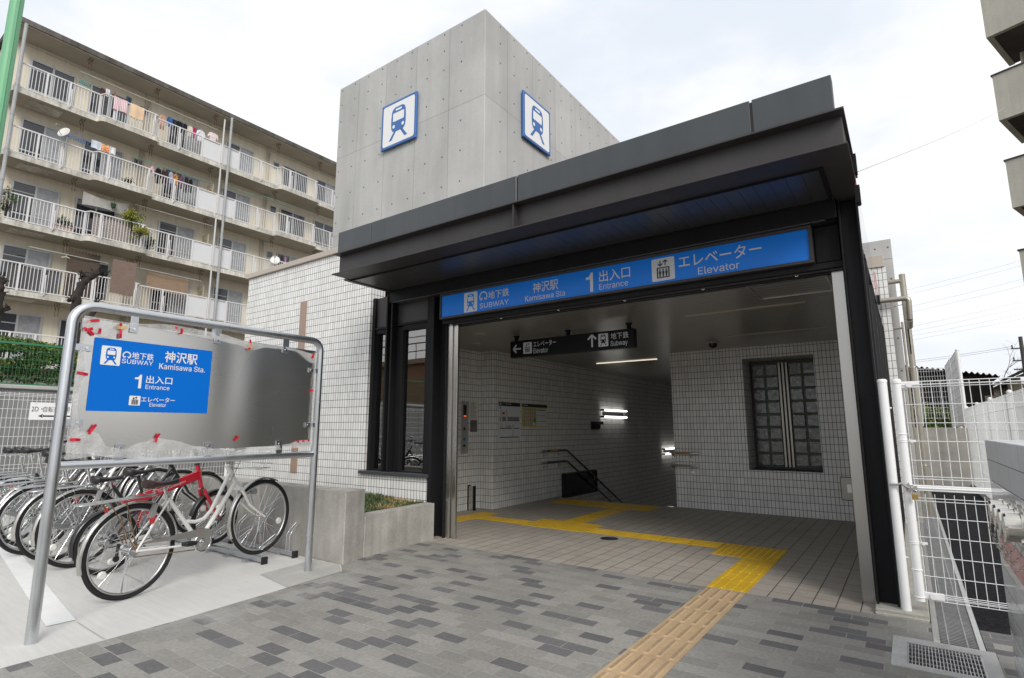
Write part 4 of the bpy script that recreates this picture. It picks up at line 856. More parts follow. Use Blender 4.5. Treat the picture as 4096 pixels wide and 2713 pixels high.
def wheel(root, cx, cz, Rr, rimc=None, hubr=.022, cog=False, gap=(0,), refl=0.5, tyre_r=.0165):
    b = MB(); b.torus((cx,0,cz),(0,1,0),Rr-tyre_r,tyre_r,44,8); w = b.build('wheel', m_tyre, root)
    b = MB(); b.torus((cx,0,cz),(0,1,0),Rr-.041,.0095,44,6)
    if rimc: b.torus((cx,0,cz),(0,1,0),Rr-.030,.0075,44,6,1)
    b.build('rim', [m_alu, rimc or m_alu], w)
    b = MB(); b.cyl((cx,-.05,cz),(cx,.05,cz),.009,8); b.cyl((cx,-.028,cz),(cx,.028,cz),hubr,14)
    for q in (-1,1): b.cyl((cx,q*.026,cz),(cx,q*.032,cz),hubr+.012,14)
    b.build('hub', m_chrome, w)
    b = MB(); ns = 32
    for i in range(ns):
        a = 2*math.pi*i/ns; q = 1 if i % 2 else -1; a2 = a + (.75 if (i//2) % 2 else -.75)
        b.tube([(cx+(hubr+.008)*math.cos(a2), q*.029, cz+(hubr+.008)*math.sin(a2)), (cx+(Rr-.043)*math.cos(a), q*.003, cz+(Rr-.043)*math.sin(a))], .00115, 4, caps=False, sm=False)
    b.build('spokes', m_chrome, w)
    if refl is not None:
        a = refl*6.28; c_ = (cx+(Rr*.68)*math.cos(a), 0, cz+(Rr*.68)*math.sin(a)); b = MB(); b.lathe([(.022,-.012),(.030,-.006),(.030,.006),(.022,.012)], c_, (0,1,0), 14); b.build('spoke_reflector', m_clearref, w)
    if cog:
        b = MB(); b.cyl((cx,-.040,cz),(cx,-.035,cz),.034,18); b.torus((cx,-.037,cz),(0,1,0),.037,.004,20,5); b.build('sprocket', m_galv, w)
        b = MB(); b.cyl((cx,.03,cz),(cx,.055,cz),.052,20); b.build('drum_brake', m_chrome, w)
def fender(root, cx, cz, Rr, a0, a1, m, w=.021):
    b = MB(); n = 22; vs = []
    prof = [(-w,-.016),(-w*.8,-.004),(0,0),(w*.8,-.004),(w,-.016)]
    for i in range(n+1):
        a = R(lerp(a0,a1,i/n))
        for y, dr in prof: rr = Rr+.020+dr; vs.append((cx+rr*math.cos(a), y, cz+rr*math.sin(a)))
    k = len(prof); fs = [(i*k+j,i*k+j+1,(i+1)*k+j+1,(i+1)*k+j) for i in range(n) for j in range(k-1)]
    b.add(vs, fs, 0, True); return b.build('fender', m, root)
def saddle(root, x, z, ln, w, m, m2=None, spring=True, tilt=0):
    b = MB(); n = 14; k = 12; vs = []
    for i in range(n+1):
        t = i/n; hw = lerp(w/2, .022, min(1,max(0,(t-.08)/.75))**.8) * (math.sin(min(1,(t+.03)/.14)*math.pi/2)); hw *= (1 if t < .93 else math.sqrt(max(.05,1-((t-.93)/.075)**2)))
        h = .034 + .012*math.cos(t*5) + .016*(1-t)
        for j in range(k):
            a = 2*math.pi*j/k; yy = hw*math.cos(a); zz = (h*.55*math.sin(a) if math.sin(a) > 0 else h*.85*math.sin(a)*(.6+.4*abs(math.cos(a))))
            vs.append((x+t*ln, yy, z+zz+.012*(t-.5)**2*4-.004+t*tilt))
    fs = [(i*k+j,i*k+(j+1)%k,(i+1)*k+(j+1)%k,(i+1)*k+j) for i in range(n) for j in range(k)]
    b.add(vs, fs, 0, True); b.add(vs[:k],[tuple(range(k-1,-1,-1))]); b.add(vs[-k:],[tuple(range(k))]); 
    if m2:
        for q, f in enumerate(b.f):
            if q < n*k and q//k >= 6: b.m[q] = 1
    s = b.build('saddle', [m, m2 or m], root)
    b = MB()
    for q in (-1,1):
        b.tube([(x+.04,q*w*.28,z-.03),(x+.12,q*.02,z-.05),(x+ln*.8,q*.015,z-.025)],.0035,6)
        if spring: b.tube([(x+.045+.014*math.cos(i*.9), q*w*.3+.014*math.sin(i*.9), z-.028-.0022*i) for i in range(20)],.0026,5)
    b.build('saddle_spring', m_black if not spring else m_chrome, s)
def carrier(root, x0, x1, z, axx, axz, m, ms):
    b = MB(); b.tube([(x1,.03,z+.02),(x0+.05,.055,z),(x0,.045,z),(x0-.012,0,z+.002),(x0,-.045,z),(x0+.05,-.055,z),(x1,-.03,z+.02)],.005,6)
    for q in (-.02,.02): b.tube([(x0+.02,q,z+.002),(x1-.02,q,z+.017)],.0038,6)
    for f in (.25,.6): b.tube([(lerp(x0,x1,f),-.05,z+.005),(lerp(x0,x1,f),.05,z+.005)],.004,6)
    c = b.build('carrier', m, root)
    b = MB()
    for q in (-1,1): b.bar((lerp(x0,x1,.35),q*.05,z),(axx,q*.055,axz),.010,.004); b.bar((lerp(x0,x1,.55),q*.05,z),(axx+.01,q*.055,axz),.010,.004)
    b.build('carrier_stay', ms, c)
def basket(root, x, z, m):
    b = MB(); h = .22; L0, L1, w0, w1 = .20,.30,.22,.32
    for k in range(6):
        t = k/5; zz = z+h*t; lx = lerp(L0,L1,t)/2; wy = lerp(w0,w1,t)/2; r = .004 if k in (0,5) else .0016
        b.tube([(x-lx,-wy,zz),(x+lx,-wy,zz),(x+lx,wy,zz),(x-lx,wy,zz)], r, 5, closed=True)
    for k in range(9):
        u = -1+2*k/8
        for q in (-1,1): b.tube([(x+u*L0/2,q*w0/2,z),(x+u*L1/2,q*w1/2,z+h)],.0014,4); b.tube([(x+q*L0/2,u*w0/2,z),(x+q*L1/2,u*w1/2,z+h)],.0014,4)
        b.tube([(x+u*L0/2,-w0/2,z),(x+u*L0/2,w0/2,z)],.0014,4); 
    b.build('basket', m, root)
def crankset(root, bx, bz, ax, az, chain=m_rust, guard=True, rr=.085, pa=.15):
    b = MB(); b.cyl((bx,-.055,bz),(bx,-.048,bz),rr*.75,28); b.torus((bx,-.05,bz),(0,1,0),rr*.86,.009,28,6); b.cyl((bx,-.075,bz),(bx,.075,bz),.016,12); b.cyl((bx,-.066,bz),(bx,-.055,bz),.03,16)
    cr = b.build('crank', m_chrome, root)
    b = MB()
    for q in (-1,1):
        e = (bx+q*.165*math.cos(pa), q*.075*-1, bz+q*.165*math.sin(pa)); b.bar((bx,-q*.072,bz),e,.022,.010); b.cyl((e[0],-q*.07,e[2]),(e[0],-q*.10,e[2]),.007,8)
        b2 = MB(); b2.box(e[0]-.045,e[0]+.045,-q*.145 if q > 0 else .075,-q*.075 if q > 0 else .145,e[2]-.014,e[2]+.014); p_ = b2.build('pedal', m_black, cr, bevel=.004)
    b.build('crank_arm', m_chrome, cr)
    b = MB(); b.tube([(bx,-.045,bz-rr*.62),(ax,-.036,az-.043)],.0042,5); b.tube([(bx,-.045,bz+rr*.62),(ax,-.036,az+.043)],.0042,5); b.build('chain', chain, cr)
    return cr
def bars(root, hx, hz, m, rise=.12, back=.08, w=.28, lamp=True):
    b = MB(); b.cyl((hx,0,hz),(hx-.02,0,hz+rise),.0125,10); b.tube([(hx-.02-back-.02,-w,hz+rise+.02),(hx-.02-back*.5,-w*.96,hz+rise+.035),(hx+.03,-w*.55,hz+rise+.02),(hx+.02,-.06,hz+rise),(hx+.02,.06,hz+rise),(hx+.03,w*.55,hz+rise+.02),(hx-.02-back*.5,w*.96,hz+rise+.035),(hx-.02-back-.02,w,hz+rise+.02)],.011,8)
    h = b.build('handlebar', m, root)
    for q in (-1,1):
        b = MB(); b.tube([(hx-.02-back*.45,q*w*.965,hz+rise+.034),(hx-.04-back-.03,q*w,hz+rise+.02)],.0165,10); b.build('grip', m_black, h)
        b = MB(); b.tube([(hx+.0,q*w*.8,hz+rise+.02),(hx-.06,q*w*.85,hz+rise-.01),(hx-.12,q*w*.9,hz+rise-.012)],.005,6); b.build('brake_lever', m_chrome, h)
        b = MB(); b.tube([(hx,q*w*.75,hz+rise+.02),(hx+.08,q*w*.5,hz+rise+.08),(hx+.09,q*.06,hz+.02),(hx+.03,q*.03,hz-.15)],.0025,5); b.build('brake_cable', m_black, h)
    return h
def city_bike(name, label, fm, sad=(m_saddle,None), fend=m_fender, style='stag', sh=0.0, chaincase=False, bk=m_chrome, rusty=False, trunk=True):
    """town bicycle; front wheel lifted into the rack"""
    t = thing(name, (0,0,0), label, 'bicycle', 'bicycles parked in the racks', world=False)
    Rr = .335; ax, az = 0.0, Rr; fx, fz = 1.165, .415; bx, bz = .545, .300; sx, sz = .235, .695; hx, hz = .770, .880; lx, lz = .880, .720
    wheel(t, ax, az, Rr, cog='rust' if rusty else True, refl=.60); wheel(t, fx, fz, Rr, refl=.95)
    fender(t, ax, az, Rr, 10, 196, fend); fender(t, fx, fz, Rr, 62, 188 if not rusty else 205, fend)
    b = MB()
    b.tube([(bx,0,bz),(sx,0,sz)],.0160,12); b.tube([(hx-.012,0,hz+.02),(lx+.008,0,lz-.02)],.0200,12)
    b.tube([(lx-.02,0,lz+.03),(bx,0,bz)],.0178,12)
    if style == 'stag': b.tube([(hx+.02,0,hz-.05),(.70,0,.66),(.635,0,.535),(.575,0,.478),(.50,0,.465),(.42,0,.478)],.0150,12)
    else: b.tube([(hx+.035,0,hz-.07),(.60,0,.52),(.475,0,.44)],.0150,12)
    for q in (-1,1):
        b.tube([(bx-.03,q*.02,bz),(.35,q*.036,bz+.004),(ax,q*.06,az)],.0085,8); b.tube([(sx+.012,q*.014,sz-.03),(ax,q*.06,az)],.0075,8)
    b.build('frame', fm, t)
    b = MB()
    for q in (-1,1): b.tube([(lx+.01,q*.012,lz-.02),(lx+.035,q*.040,lz-.06),(lx+.10,q*.045,lz-.17),(fx-.09,q*.05,fz+.06),(fx,q*.052,fz)],[.014,.0145,.012,.009,.008],10)
    b.obox((lx+.012,0,lz-.03),((1,0,-.4),(0,1,0),(.4,0,1)),(.02,.04,.016)); b.build('fork', fm, t)
    b = MB(); b.cyl((sx+.03,0,sz-.11),(sx-.025-sh*.3,0,sz+.075+sh),.0125,10); b.cyl((sx+.004,0,sz-.012),(sx-.002,0,sz+.01),.02,12); b.build('seat_post', m_chrome, t)
    saddle(t, sx-.185-sh*.3, sz+.105+sh, .27, .17, sad[0], sad[1])
    if trunk: carrier(t, -.40, .14, .690 if not rusty else .700, ax, az, m_galv if not rusty else m_alu, m_rust if rusty else m_galv)
    bars(t, hx-.02, hz+.03, m_chrome); basket(t, hx+.26, hz-.02, bk)
    crankset(t, bx, bz, ax, az, pa=.25 if not rusty else 3.0)
    if chaincase: b = MB(); b.prism([(bx+.10,-.056,bz),(bx+.07,-.056,bz+.085),(bx,-.056,bz+.105),(ax,-.056,az+.055),(ax-.06,-.056,az+.02),(ax-.06,-.056,az-.03),(ax,-.056,az-.055),(bx,-.056,bz-.10),(bx+.08,-.056,bz-.07)],(0,.010,0)); b.build('chain_case', m_bsilver, t, bevel=.003)
    else: b = MB(); b.prism([(bx+.095,-.060,bz+.03),(bx+.05,-.060,bz+.10),(bx-.02,-.060,bz+.115),(ax+.06,-.060,az+.052),(ax+.06,-.060,az+.040),(bx-.06,-.060,bz+.055)],(0,.012,0)); b.build('chain_guard', m_chrome, t, bevel=.002)
    b = MB(); b.tube([(ax+.01,.05,az-.02),(ax+.012,.075,.18),(ax+.02,.09,.03)],.006,6); b.build('kickstand', m_galv, t)
    b = MB(); b.lathe([(.020,-.008),(.022,0),(.018,.008)], (.105,-.045,.535), (-1,0,.1), 12); b.build('rear_reflector', m_reflector, t)
    b = MB(); b.box(fx-.165,fx-.12,.03,.075,fz+.21,fz+.31); b.lathe([(.012,0),(.030,.03),(.032,.05)], (fx-.09,.055,fz+.225), (1,0,.1), 14); b.tube([(fx-.10,.055,fz+.25),(fx+.0,.06,fz)],.004,6); b.build('dynamo_lamp', m_plastic, t)
    b = MB(); b.box(.15,.17,-.06,-.035,.47,.62) if 0 else b.obox((.115,-.03,.60),((.3,0,1),(0,1,0),(1,0,-.3)),(.05,.018,.014)); b.torus((.10,0,.52),(0,1,0),.055,.004,18,6); b.build('ring_lock', m_plastic, t)
    return t
def place(o, x, y, ang=.21, lean=0): o.location = (x,y,0); o.rotation_euler = (lean,0,math.pi/2+ang)
wb = city_bike('bicycle','white bicycle with brown and black saddle and rusty carrier stays nearest the sign post',m_bwhite,(m_brown,m_saddle),rusty=True); place(wb,-4.728,1.815)
b = MB(); F = Face(b, (.5,-.0185,.36), (-.62,0,.78), (-.78,0,-.62), .0008) if 0 else None
sb = city_bike('bicycle','silver bicycle with grey chain case, fourth from the white bicycle',m_bsilver,chaincase=True,sh=.10); place(sb,-6.62,1.90,.2,.02)
def dupe(o, x, y, label, ang=.21, lean=0, swap=None, dz=0):
    c = copy_tree(o); place(c,x,y,ang,lean); c['label'] = label
    for ch in c.children:
        if ch.name.split('.')[0] in ('saddle','seat_post'): ch.location = (-dz*.3,0,dz)
    if swap:
        def rec(p):
            for ch in p.children:
                if ch.type == 'MESH' and ch.name.split('.')[0] in swap:
                    ch.data = ch.data.copy(); ch.data.materials[0] = swap[ch.name.split('.')[0]]
                rec(ch)
        rec(c)
    return c
kb = city_bike('bicycle','bicycle with slim black frame and black saddle just behind the red bicycle',m_bblack,style='loop',chaincase=True,sh=-.05); place(kb,-6.16,1.93,.17,-.02)
dupe(sb,-7.13,1.86,'silver bicycle with black frame tube and raised saddle, fifth from the white bicycle',.22,.03,{'frame':m_bblack})
dupe(sb,-7.56,1.97,'silver bicycle with white frame between two silver ones far down the rack',.2,-.02,{'frame':m_bwhite,'fork':m_bwhite},.05)
dupe(sb,-7.98,1.88,'silver bicycle with pale fenders, second from the mesh fence end',.23,.02,{'fender':m_bwhite},.08)
dupe(kb,-8.40,1.92,'black bicycle with bright carrier, last but one in the row toward the mesh fence',.2,0,None,.22)
dupe(sb,-8.80,1.90,'silver bicycle farthest from the sign post at the mesh fence end of the row',.21,.03,{'saddle':m_saddle},.06)
# red folding bicycle
t = thing('folding_bicycle', (0,0,0), 'red small-wheeled folding bicycle with black saddle between the white and the black bicycle', 'bicycle', 'bicycles parked in the racks', world=False)
Rr = .262; ax, az, fx, fz, bx, bz = 0,Rr,1.02,.325,.405,.300
wheel(t,ax,az,Rr,rimc=m_bred,cog=True,refl=.8,tyre_r=.021); wheel(t,fx,fz,Rr,rimc=m_bred,refl=.4,tyre_r=.021)
b = MB(); b.bar((.10,0,.555),(.80,0,.765),.044,.080); b.tube([(bx,0,bz),(.27,0,.60)],.019,12); b.tube([(.80,0,.70),(.84,0,.84)][::-1] if 0 else [(.835,0,.64),(.775,0,.86)],.021,12)
b.tube([(.27,0,.585),(.40,0,.45),(bx,0,bz)],.014,8)
b.build('frame', m_bred, t, bevel=.008, seg=2)
b = MB()
for q in (-1,1): b.tube([(bx,q*.03,bz),(ax,q*.06,az)],.011,8); b.tube([(.24,q*.02,.50),(.12,q*.05,.42),(ax,q*.06,az)],.010,8)
b.build('swing_arm', m_bblack, t)
b = MB()
for q in (-1,1): b.tube([(.845,q*.035,.62),(.87,q*.045,.56),(.97,q*.055,.40),(fx,q*.055,fz)],[.016,.018,.014,.010],10)
b.build('fork', m_bred, t)
b = MB(); F = Face(b, (.39,-.0235,.623), (.7,0,.21), (-.21,0,.7), .0015); F.txt('Tonino Lamborghini',0,0,.27,.026,1,0,0); F.poly([(-.055,-.008),(-.030,-.008),(-.025,.012),(-.030,.03),(-.055,.03),(-.060,.012)],1,1); F.poly([(-.052,-.004),(-.033,-.004),(-.029,.012),(-.033,.026),(-.052,.026),(-.056,.012)],2,2); b.build('lettering', [m_clearref, m_clearref, m_bblack], t)
b = MB(); b.cyl((.27,0,.60),(.205,0,.80),.0145,10); b.build('seat_post', m_bblack, t)
saddle(t,.085,.835,.27,.15,m_saddle,None,False)
b = MB(); b.cyl((.775,0,.86),(.72,0,1.06),.019,10); b.torus((.772,0,.87),(-.27,0,1),.022,.007,14,6); b.tube([(.70,-.28,1.07),(.72,-.08,1.06),(.72,.08,1.06),(.70,.28,1.07)],.011,8); hb = b.build('handlebar', m_bblack, t)
for q in (-1,1):
    b = MB(); b.tube([(.71,q*.18,1.065),(.70,q*.29,1.07)],.016,10); b.build('grip', m_black, hb)
    b = MB(); b.tube([(.72,q*.15,1.06),(.80,q*.10,1.10),(.83,q*.05,.95),(.80,q*.03,.80)],.0028,5); b.tube([(.72,q*.1,1.06),(.78,q*.05,1.0),(.82,q*.04,.88)],.0028,5); b.build('brake_cable', m_black, hb)
fender(t,ax,az,Rr,60,195,m_bblack,.027); fender(t,fx,fz,Rr,70,170,m_bblack,.027)
crankset(t,bx,bz,ax,az,m_bblack,rr=.095,pa=1.2)
b = MB(); b.tube([(.26+.022*math.cos(i*.8), .022*math.sin(i*.8), .47-.003*i) for i in range(40)][::-1],.005,6); b.cyl((.26,0,.35),(.26,0,.49),.010,8); b.build('shock_spring', m_bred, t)
b = MB(); b.bar((.06,-.07,az-.02),(.05,-.07,az-.14),.03,.012); b.cyl((.05,-.075,az-.14),(.05,-.065,az-.14),.026,12); b.build('derailleur', m_bblack, t)
b = MB(); b.lathe([(.020,-.008),(.024,0),(.020,.008)], (-.05,-.03,az+.27), (-1,0,.2), 12); b.build('rear_reflector', m_reflector, t)
b = MB(); b.tube([(.30,.06,.28),(.18,.13,.01)],.008,6); b.build('kickstand', m_bblack, t)
place(t,-5.66,1.98,.19)
# ---------------------------------------------------------------- fences and wall behind the bicycles
def mesh_fence(name, loc, label, p0, d, ln, z0, z1, vs, hz, posts, mw, r=.0022, pr=.03, rails=True, cat='fence', group=None, double=(), fold=True):
    """welded wire panels along direction d from p0"""
    t = thing(name, loc, label, cat, group); p0 = Vector(p0); d = Vector(d).normalized(); n = Vector((0,0,1)).cross(d)
    def P(s, z, o=0): q_ = p0 + d*s + n*o; return (q_.x, q_.y, z)
    b = MB(); k = int(ln/vs)
    for i in range(k+1): s = i*vs; b.tube([P(s,z0),P(s,z1)], r, 4, caps=False, sm=False)
    for z in hz:
        b.tube([P(0,z,r*1.5),P(ln,z,r*1.5)], r*1.1, 4, caps=False, sm=False)
    b.build('wire_panel', mw, t)
    for s in posts:
        b = MB(); b.cyl(P(s,z0-.25,-.04),P(s,z1+.03,-.04),pr,12); o = b.build('post', mw, t)
        b = MB(); c = P(s,z1+.03,-.04); b.lathe([(pr*1.12,-.012),(pr*1.12,.006),(pr*.6,.022),(.002,.026)],c,(0,0,1),12); b.build('post_cap', mw, o)
    return t
HZ = [z for z in (.18,.305,.43,.555,.68,.73,.86,.985,1.11,1.235,1.36,1.485,1.61,1.66,1.68,1.70)]
mesh_fence('mesh_fence',(-10,2,0),'white welded mesh fence with parking sign behind the bicycles',(-10,-6,0),(0,1,0),12.5,.12,1.715,.05,HZ,(1.0,3.0,5.0,7.05,9.2,11.2),m_whitewire)
t = thing('parking_sign', (-9.93,2.6,1.34), 'white sign with black arrow hung on the white mesh fence', 'sign')
b = MB(); b.box(-9.945,-9.935,2.370,2.905,1.338,1.580); b.build('panel', m_signwhite, t)
b = MB(); F = Face(b, (-9.9345,0,0), (0,1,0), (0,0,1)); F.txt('2D・',2.388,1.455,2.508,1.52,1,0,.0); F.txt('自転車定期',2.517,1.447,2.818,1.528,1,0,-.004); F.line((2.88,1.392),(2.52,1.392),.020,1,0); F.poly([(2.465,1.392),(2.525,1.420),(2.51,1.392),(2.525,1.366)],1,0)
for y in (2.43,2.64,2.85): F.disc(y,1.562,.006,1,1)
b.build('lettering', [m_signblack, m_alu], t)
t = thing('retaining_wall', (-11,0,0), 'grey concrete retaining wall with pale coping behind the white mesh fence', 'wall')
b = MB(); b.box(-11.5,-10.75,-40,14,-.1,1.80); b.build('wall_face', M('grey_retaining_concrete',(.20,.20,.20),.85,var=.12,vs=.8,streak=.15,spec=.2), t)
b = MB(); b.box(-11.52,-10.70,-40,14,1.80,1.86); b.build('coping', M('pale_wall_coping',(.40,.395,.38),.85,var=.1,vs=2,spec=.2), t, bevel=.01)
m_green = M('green_coated_steel',(.035,.19,.10),.5,var=.1,vs=4)
gf = mesh_fence('mesh_fence',(-12.4,2,1.9),'low green mesh fence on top of the retaining wall in front of the hedge',(-12.4,-8,0),(0,1,0),16,1.965,2.675,.05,(2.1,2.25,2.4,2.55),(4.2,6.2,8.2,10.2,12.2,14.2),m_green,.0026,.025)
b = MB(); b.box(-12.43,-12.37,-8,8,2.655,2.690); b.box(-12.42,-12.38,-8,8,1.955,1.985); b.build('rail', m_green, gf)
# hedge: leaves on twigs
m_l1 = M('dark_hedge_leaf',(.040,.085,.014),.55,var=.3,vs=2); m_l2 = M('fresh_hedge_leaf',(.10,.17,.02),.55,var=.25,vs=2); m_l3 = M('yellow_hedge_leaf',(.34,.31,.035),.55,var=.25,vs=2); m_bark = M('dark_bark',(.032,.025,.021),.9,var=.3,vs=9,bump=.01,bs=30)
hd = thing('hedge', (-13.3,2,1.95), 'clipped green hedge with yellow patches behind the green mesh fence', 'hedge')
rg = random.Random(11); b = MB()
def leaf(b, p, s, mi, rg):
    d = Vector((rg.gauss(0,1),rg.gauss(0,1),rg.gauss(0,.8)+.4)).normalized(); e = d.orthogonal().normalized(); q_ = Quaternion(d, rg.random()*6.28); e = q_ @ e; f = d.cross(e)
    b.add([p-e*s, p+f*s*.45, p+e*s, p-f*s*.45], [(0,1,2,3)], mi)
for i in range(34000):
    y = rg.uniform(.5,6.2); h = rg.random(); z = 2.02 + .80*h**.75 + .04*math.sin(y*3.1); x = -13.25 + rg.uniform(-.42,.42)
    dens = math.sin(y*2.3+1)*math.cos(z*5+y)+.55*math.sin(y*5.7-z*9)
    if z < 2.60 and dens < -.75 + rg.uniform(-.3,.3): continue
    if z < 2.22 and rg.random() < .6: continue
    yel = math.sin(y*2.9+2)+math.sin(z*8-y*1.7)+rg.uniform(-.9,.9)
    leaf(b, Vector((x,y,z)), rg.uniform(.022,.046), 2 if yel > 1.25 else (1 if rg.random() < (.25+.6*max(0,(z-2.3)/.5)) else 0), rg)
b.build('foliage', [m_l1,m_l2,m_l3], hd)
b = MB()
for i in range(70):
    y = rg.uniform(-1.5,7.5); x = -13.25+rg.uniform(-.25,.25); p = Vector((x,y,1.93)); pts = [p]
    for k in range(5): p = p + Vector((rg.uniform(-.07,.07),rg.uniform(-.14,.14),.15)); pts.append(p)
    b.tube(pts,[.012,.010,.008,.006,.005,.003],5)
b.build('stems', m_bark, hd)
# pollarded trees
def pollard(name, label, base, knots, twigs, seed):
    t = thing(name, base, label, 'tree'); rg = random.Random(seed); b = MB()
    for pts, rs in knots:
        P_ = []; Q = []
        for (p0,p1),(r0,r1) in zip(zip(pts,pts[1:]),zip(rs,rs[1:])):
            for k in range(6): u = k/6; P_.append(Vector(p0).lerp(Vector(p1),u)+Vector((rg.uniform(-1,1),rg.uniform(-1,1),0))*.02); Q.append(lerp(r0,r1,u)*rg.uniform(.88,1.14))
        P_.append(Vector(pts[-1])); Q.append(rs[-1]*.6); b.tube(P_,Q,10)
    b.build('trunk', m_bark, t)
    for c, n_, ln in twigs:
        b = MB()
        for i in range(n_):
            a = rg.uniform(0,6.28); e = rg.uniform(-.3,1.4); d = Vector((math.cos(a)*math.cos(e),math.sin(a)*math.cos(e),math.sin(e))); p = Vector(c); l = ln*rg.uniform(.5,1.2)
            b.tube([p, p+d*l*.5+Vector((0,0,.02)), p+d*l],[.020,.015,.010],6)
            b.lathe([(.005,-.03),(.032,-.01),(.028,.015),(.005,.03)], p+d*.06, d, 7)
        b.build('pruned_stubs', m_bark, t)
pollard('pollarded_tree','bare pruned tree with a clubbed dark head in front of the apartment balconies',(-15,4.12,1.9),[([(-15,4.14,1.9),(-15,4.16,3.0),(-15.02,4.12,4.0),(-15,4.17,4.45),(-15,4.33,4.68),(-15,4.42,4.74)],[.11,.10,.085,.08,.085,.07]),([(-15,4.16,3.0),(-14.95,4.35,3.5),(-14.95,4.46,3.95),(-14.95,4.52,4.08)],[.06,.055,.055,.06])],
    [((-15,4.2,4.62),12,.15),((-15,4.40,4.74),14,.20),((-15,4.02,4.02),7,.17),((-14.95,4.47,4.05),9,.17),((-15,4.6,4.75),3,.2)],5)
pollard('pollarded_tree','bare pruned tree at the picture edge beside the lower balconies',(-15,2.82,1.9),[([(-15,2.83,1.9),(-15,2.80,3.0),(-15,2.84,3.6),(-15,2.82,4.0),(-15,2.84,4.30)],[.10,.09,.08,.085,.07]),([(-15,2.84,3.5),(-15,2.95,3.65),(-15,3.04,3.68)],[.05,.04,.02])],
    [((-15,2.84,4.25),10,.14),((-15,2.86,3.95),8,.13),((-15,2.98,3.66),4,.12)],8)
t = thing('green_pole', (-10.3,1.62,0), 'tall pale green painted pole at the left edge of the picture', 'pole')
m_pole = M('pale_green_pole_paint',(.17,.43,.24),.5,var=.05,vs=1)
b = MB(); b.tube([(-10.3,1.645,0),(-10.3,1.645,11.5)],[.088,.078],18); b.build('shaft', m_pole, t)
b = MB(); b.box(-10.222,-10.200,1.632,1.658,.2,11.5); b.build('cable_strip', m_pole, t)

# ---------------------------------------------------------------- apartment building on the left
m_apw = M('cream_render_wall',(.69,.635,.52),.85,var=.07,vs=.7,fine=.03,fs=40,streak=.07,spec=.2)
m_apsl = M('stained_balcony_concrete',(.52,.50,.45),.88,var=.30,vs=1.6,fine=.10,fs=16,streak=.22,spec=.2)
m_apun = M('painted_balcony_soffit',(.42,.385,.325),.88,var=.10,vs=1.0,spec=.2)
m_roofe = M('weathered_roof_edge',(.115,.105,.095),.9,var=.35,vs=1.3,streak=.25,spec=.2)
m_rail = M('white_balcony_rail',(.64,.635,.64),.45,var=.03)
m_rust2 = M('rusted_bracket',(.17,.10,.065),.85,var=.3,vs=20)
m_panel = M('white_balcony_panel',(.62,.63,.645),.5,var=.04,vs=1)
m_winf = M('grey_window_frame',(.46,.47,.47),.4,.4,var=.05)
m_wing = M('dark_apartment_pane',(.030,.034,.042),.07,var=.3,vs=.8,spec=.8,rv=.02)
m_wcur = M('curtained_apartment_pane',(.30,.31,.33),.10,var=.20,vs=5,spec=.6,rv=.02)
m_part = M('cream_partition_board',(.50,.44,.33),.7,var=.04)
ab = thing('apartment_building', (-30,12,3), 'five storey cream apartment block with white railed balconies on the left', 'apartment building')
XW, XF = -28.2, -27.0
b = MB(); b.box(-38,XW,4.50,30,2.0,17.02); b.build('wall', m_apw, ab)
b = MB(); b.box(-38.4,-26.95,4.36,30.3,17.02,17.27); b.build('roof', m_roofe, ab, bevel=.015)
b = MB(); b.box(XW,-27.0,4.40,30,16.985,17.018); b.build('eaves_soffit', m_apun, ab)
b = MB(); b.box(XW,XW+.012,4.52,30,16.84,16.87); b.build('eaves_trim', m_apsl, ab)
BULG = [(7.42,9.50),(15.68,18.0)]
FL = [14.40-2.66*k for k in range(5)]
def slab_outline(z):
    p = [(XW,4.56),(XF,4.56)]
    for y0, y1 in BULG:
        p += [(XF,y0-.10)] + [(XF+.30*math.sin(R(a)), y0-.08+.20*(1-math.cos(R(a)))) for a in (30,60,90)] + [(XF+.30*math.cos(R(a)), y1+.02+.14*math.sin(R(a))*1.0) for a in (0,30,60,90)]
    p += [(XF,21.5),(XW,21.5)]
    return [(x,y,z) for x, y in p]
BR_Y = (6.87,9.50,12.2,12.95,15.68,18.4)
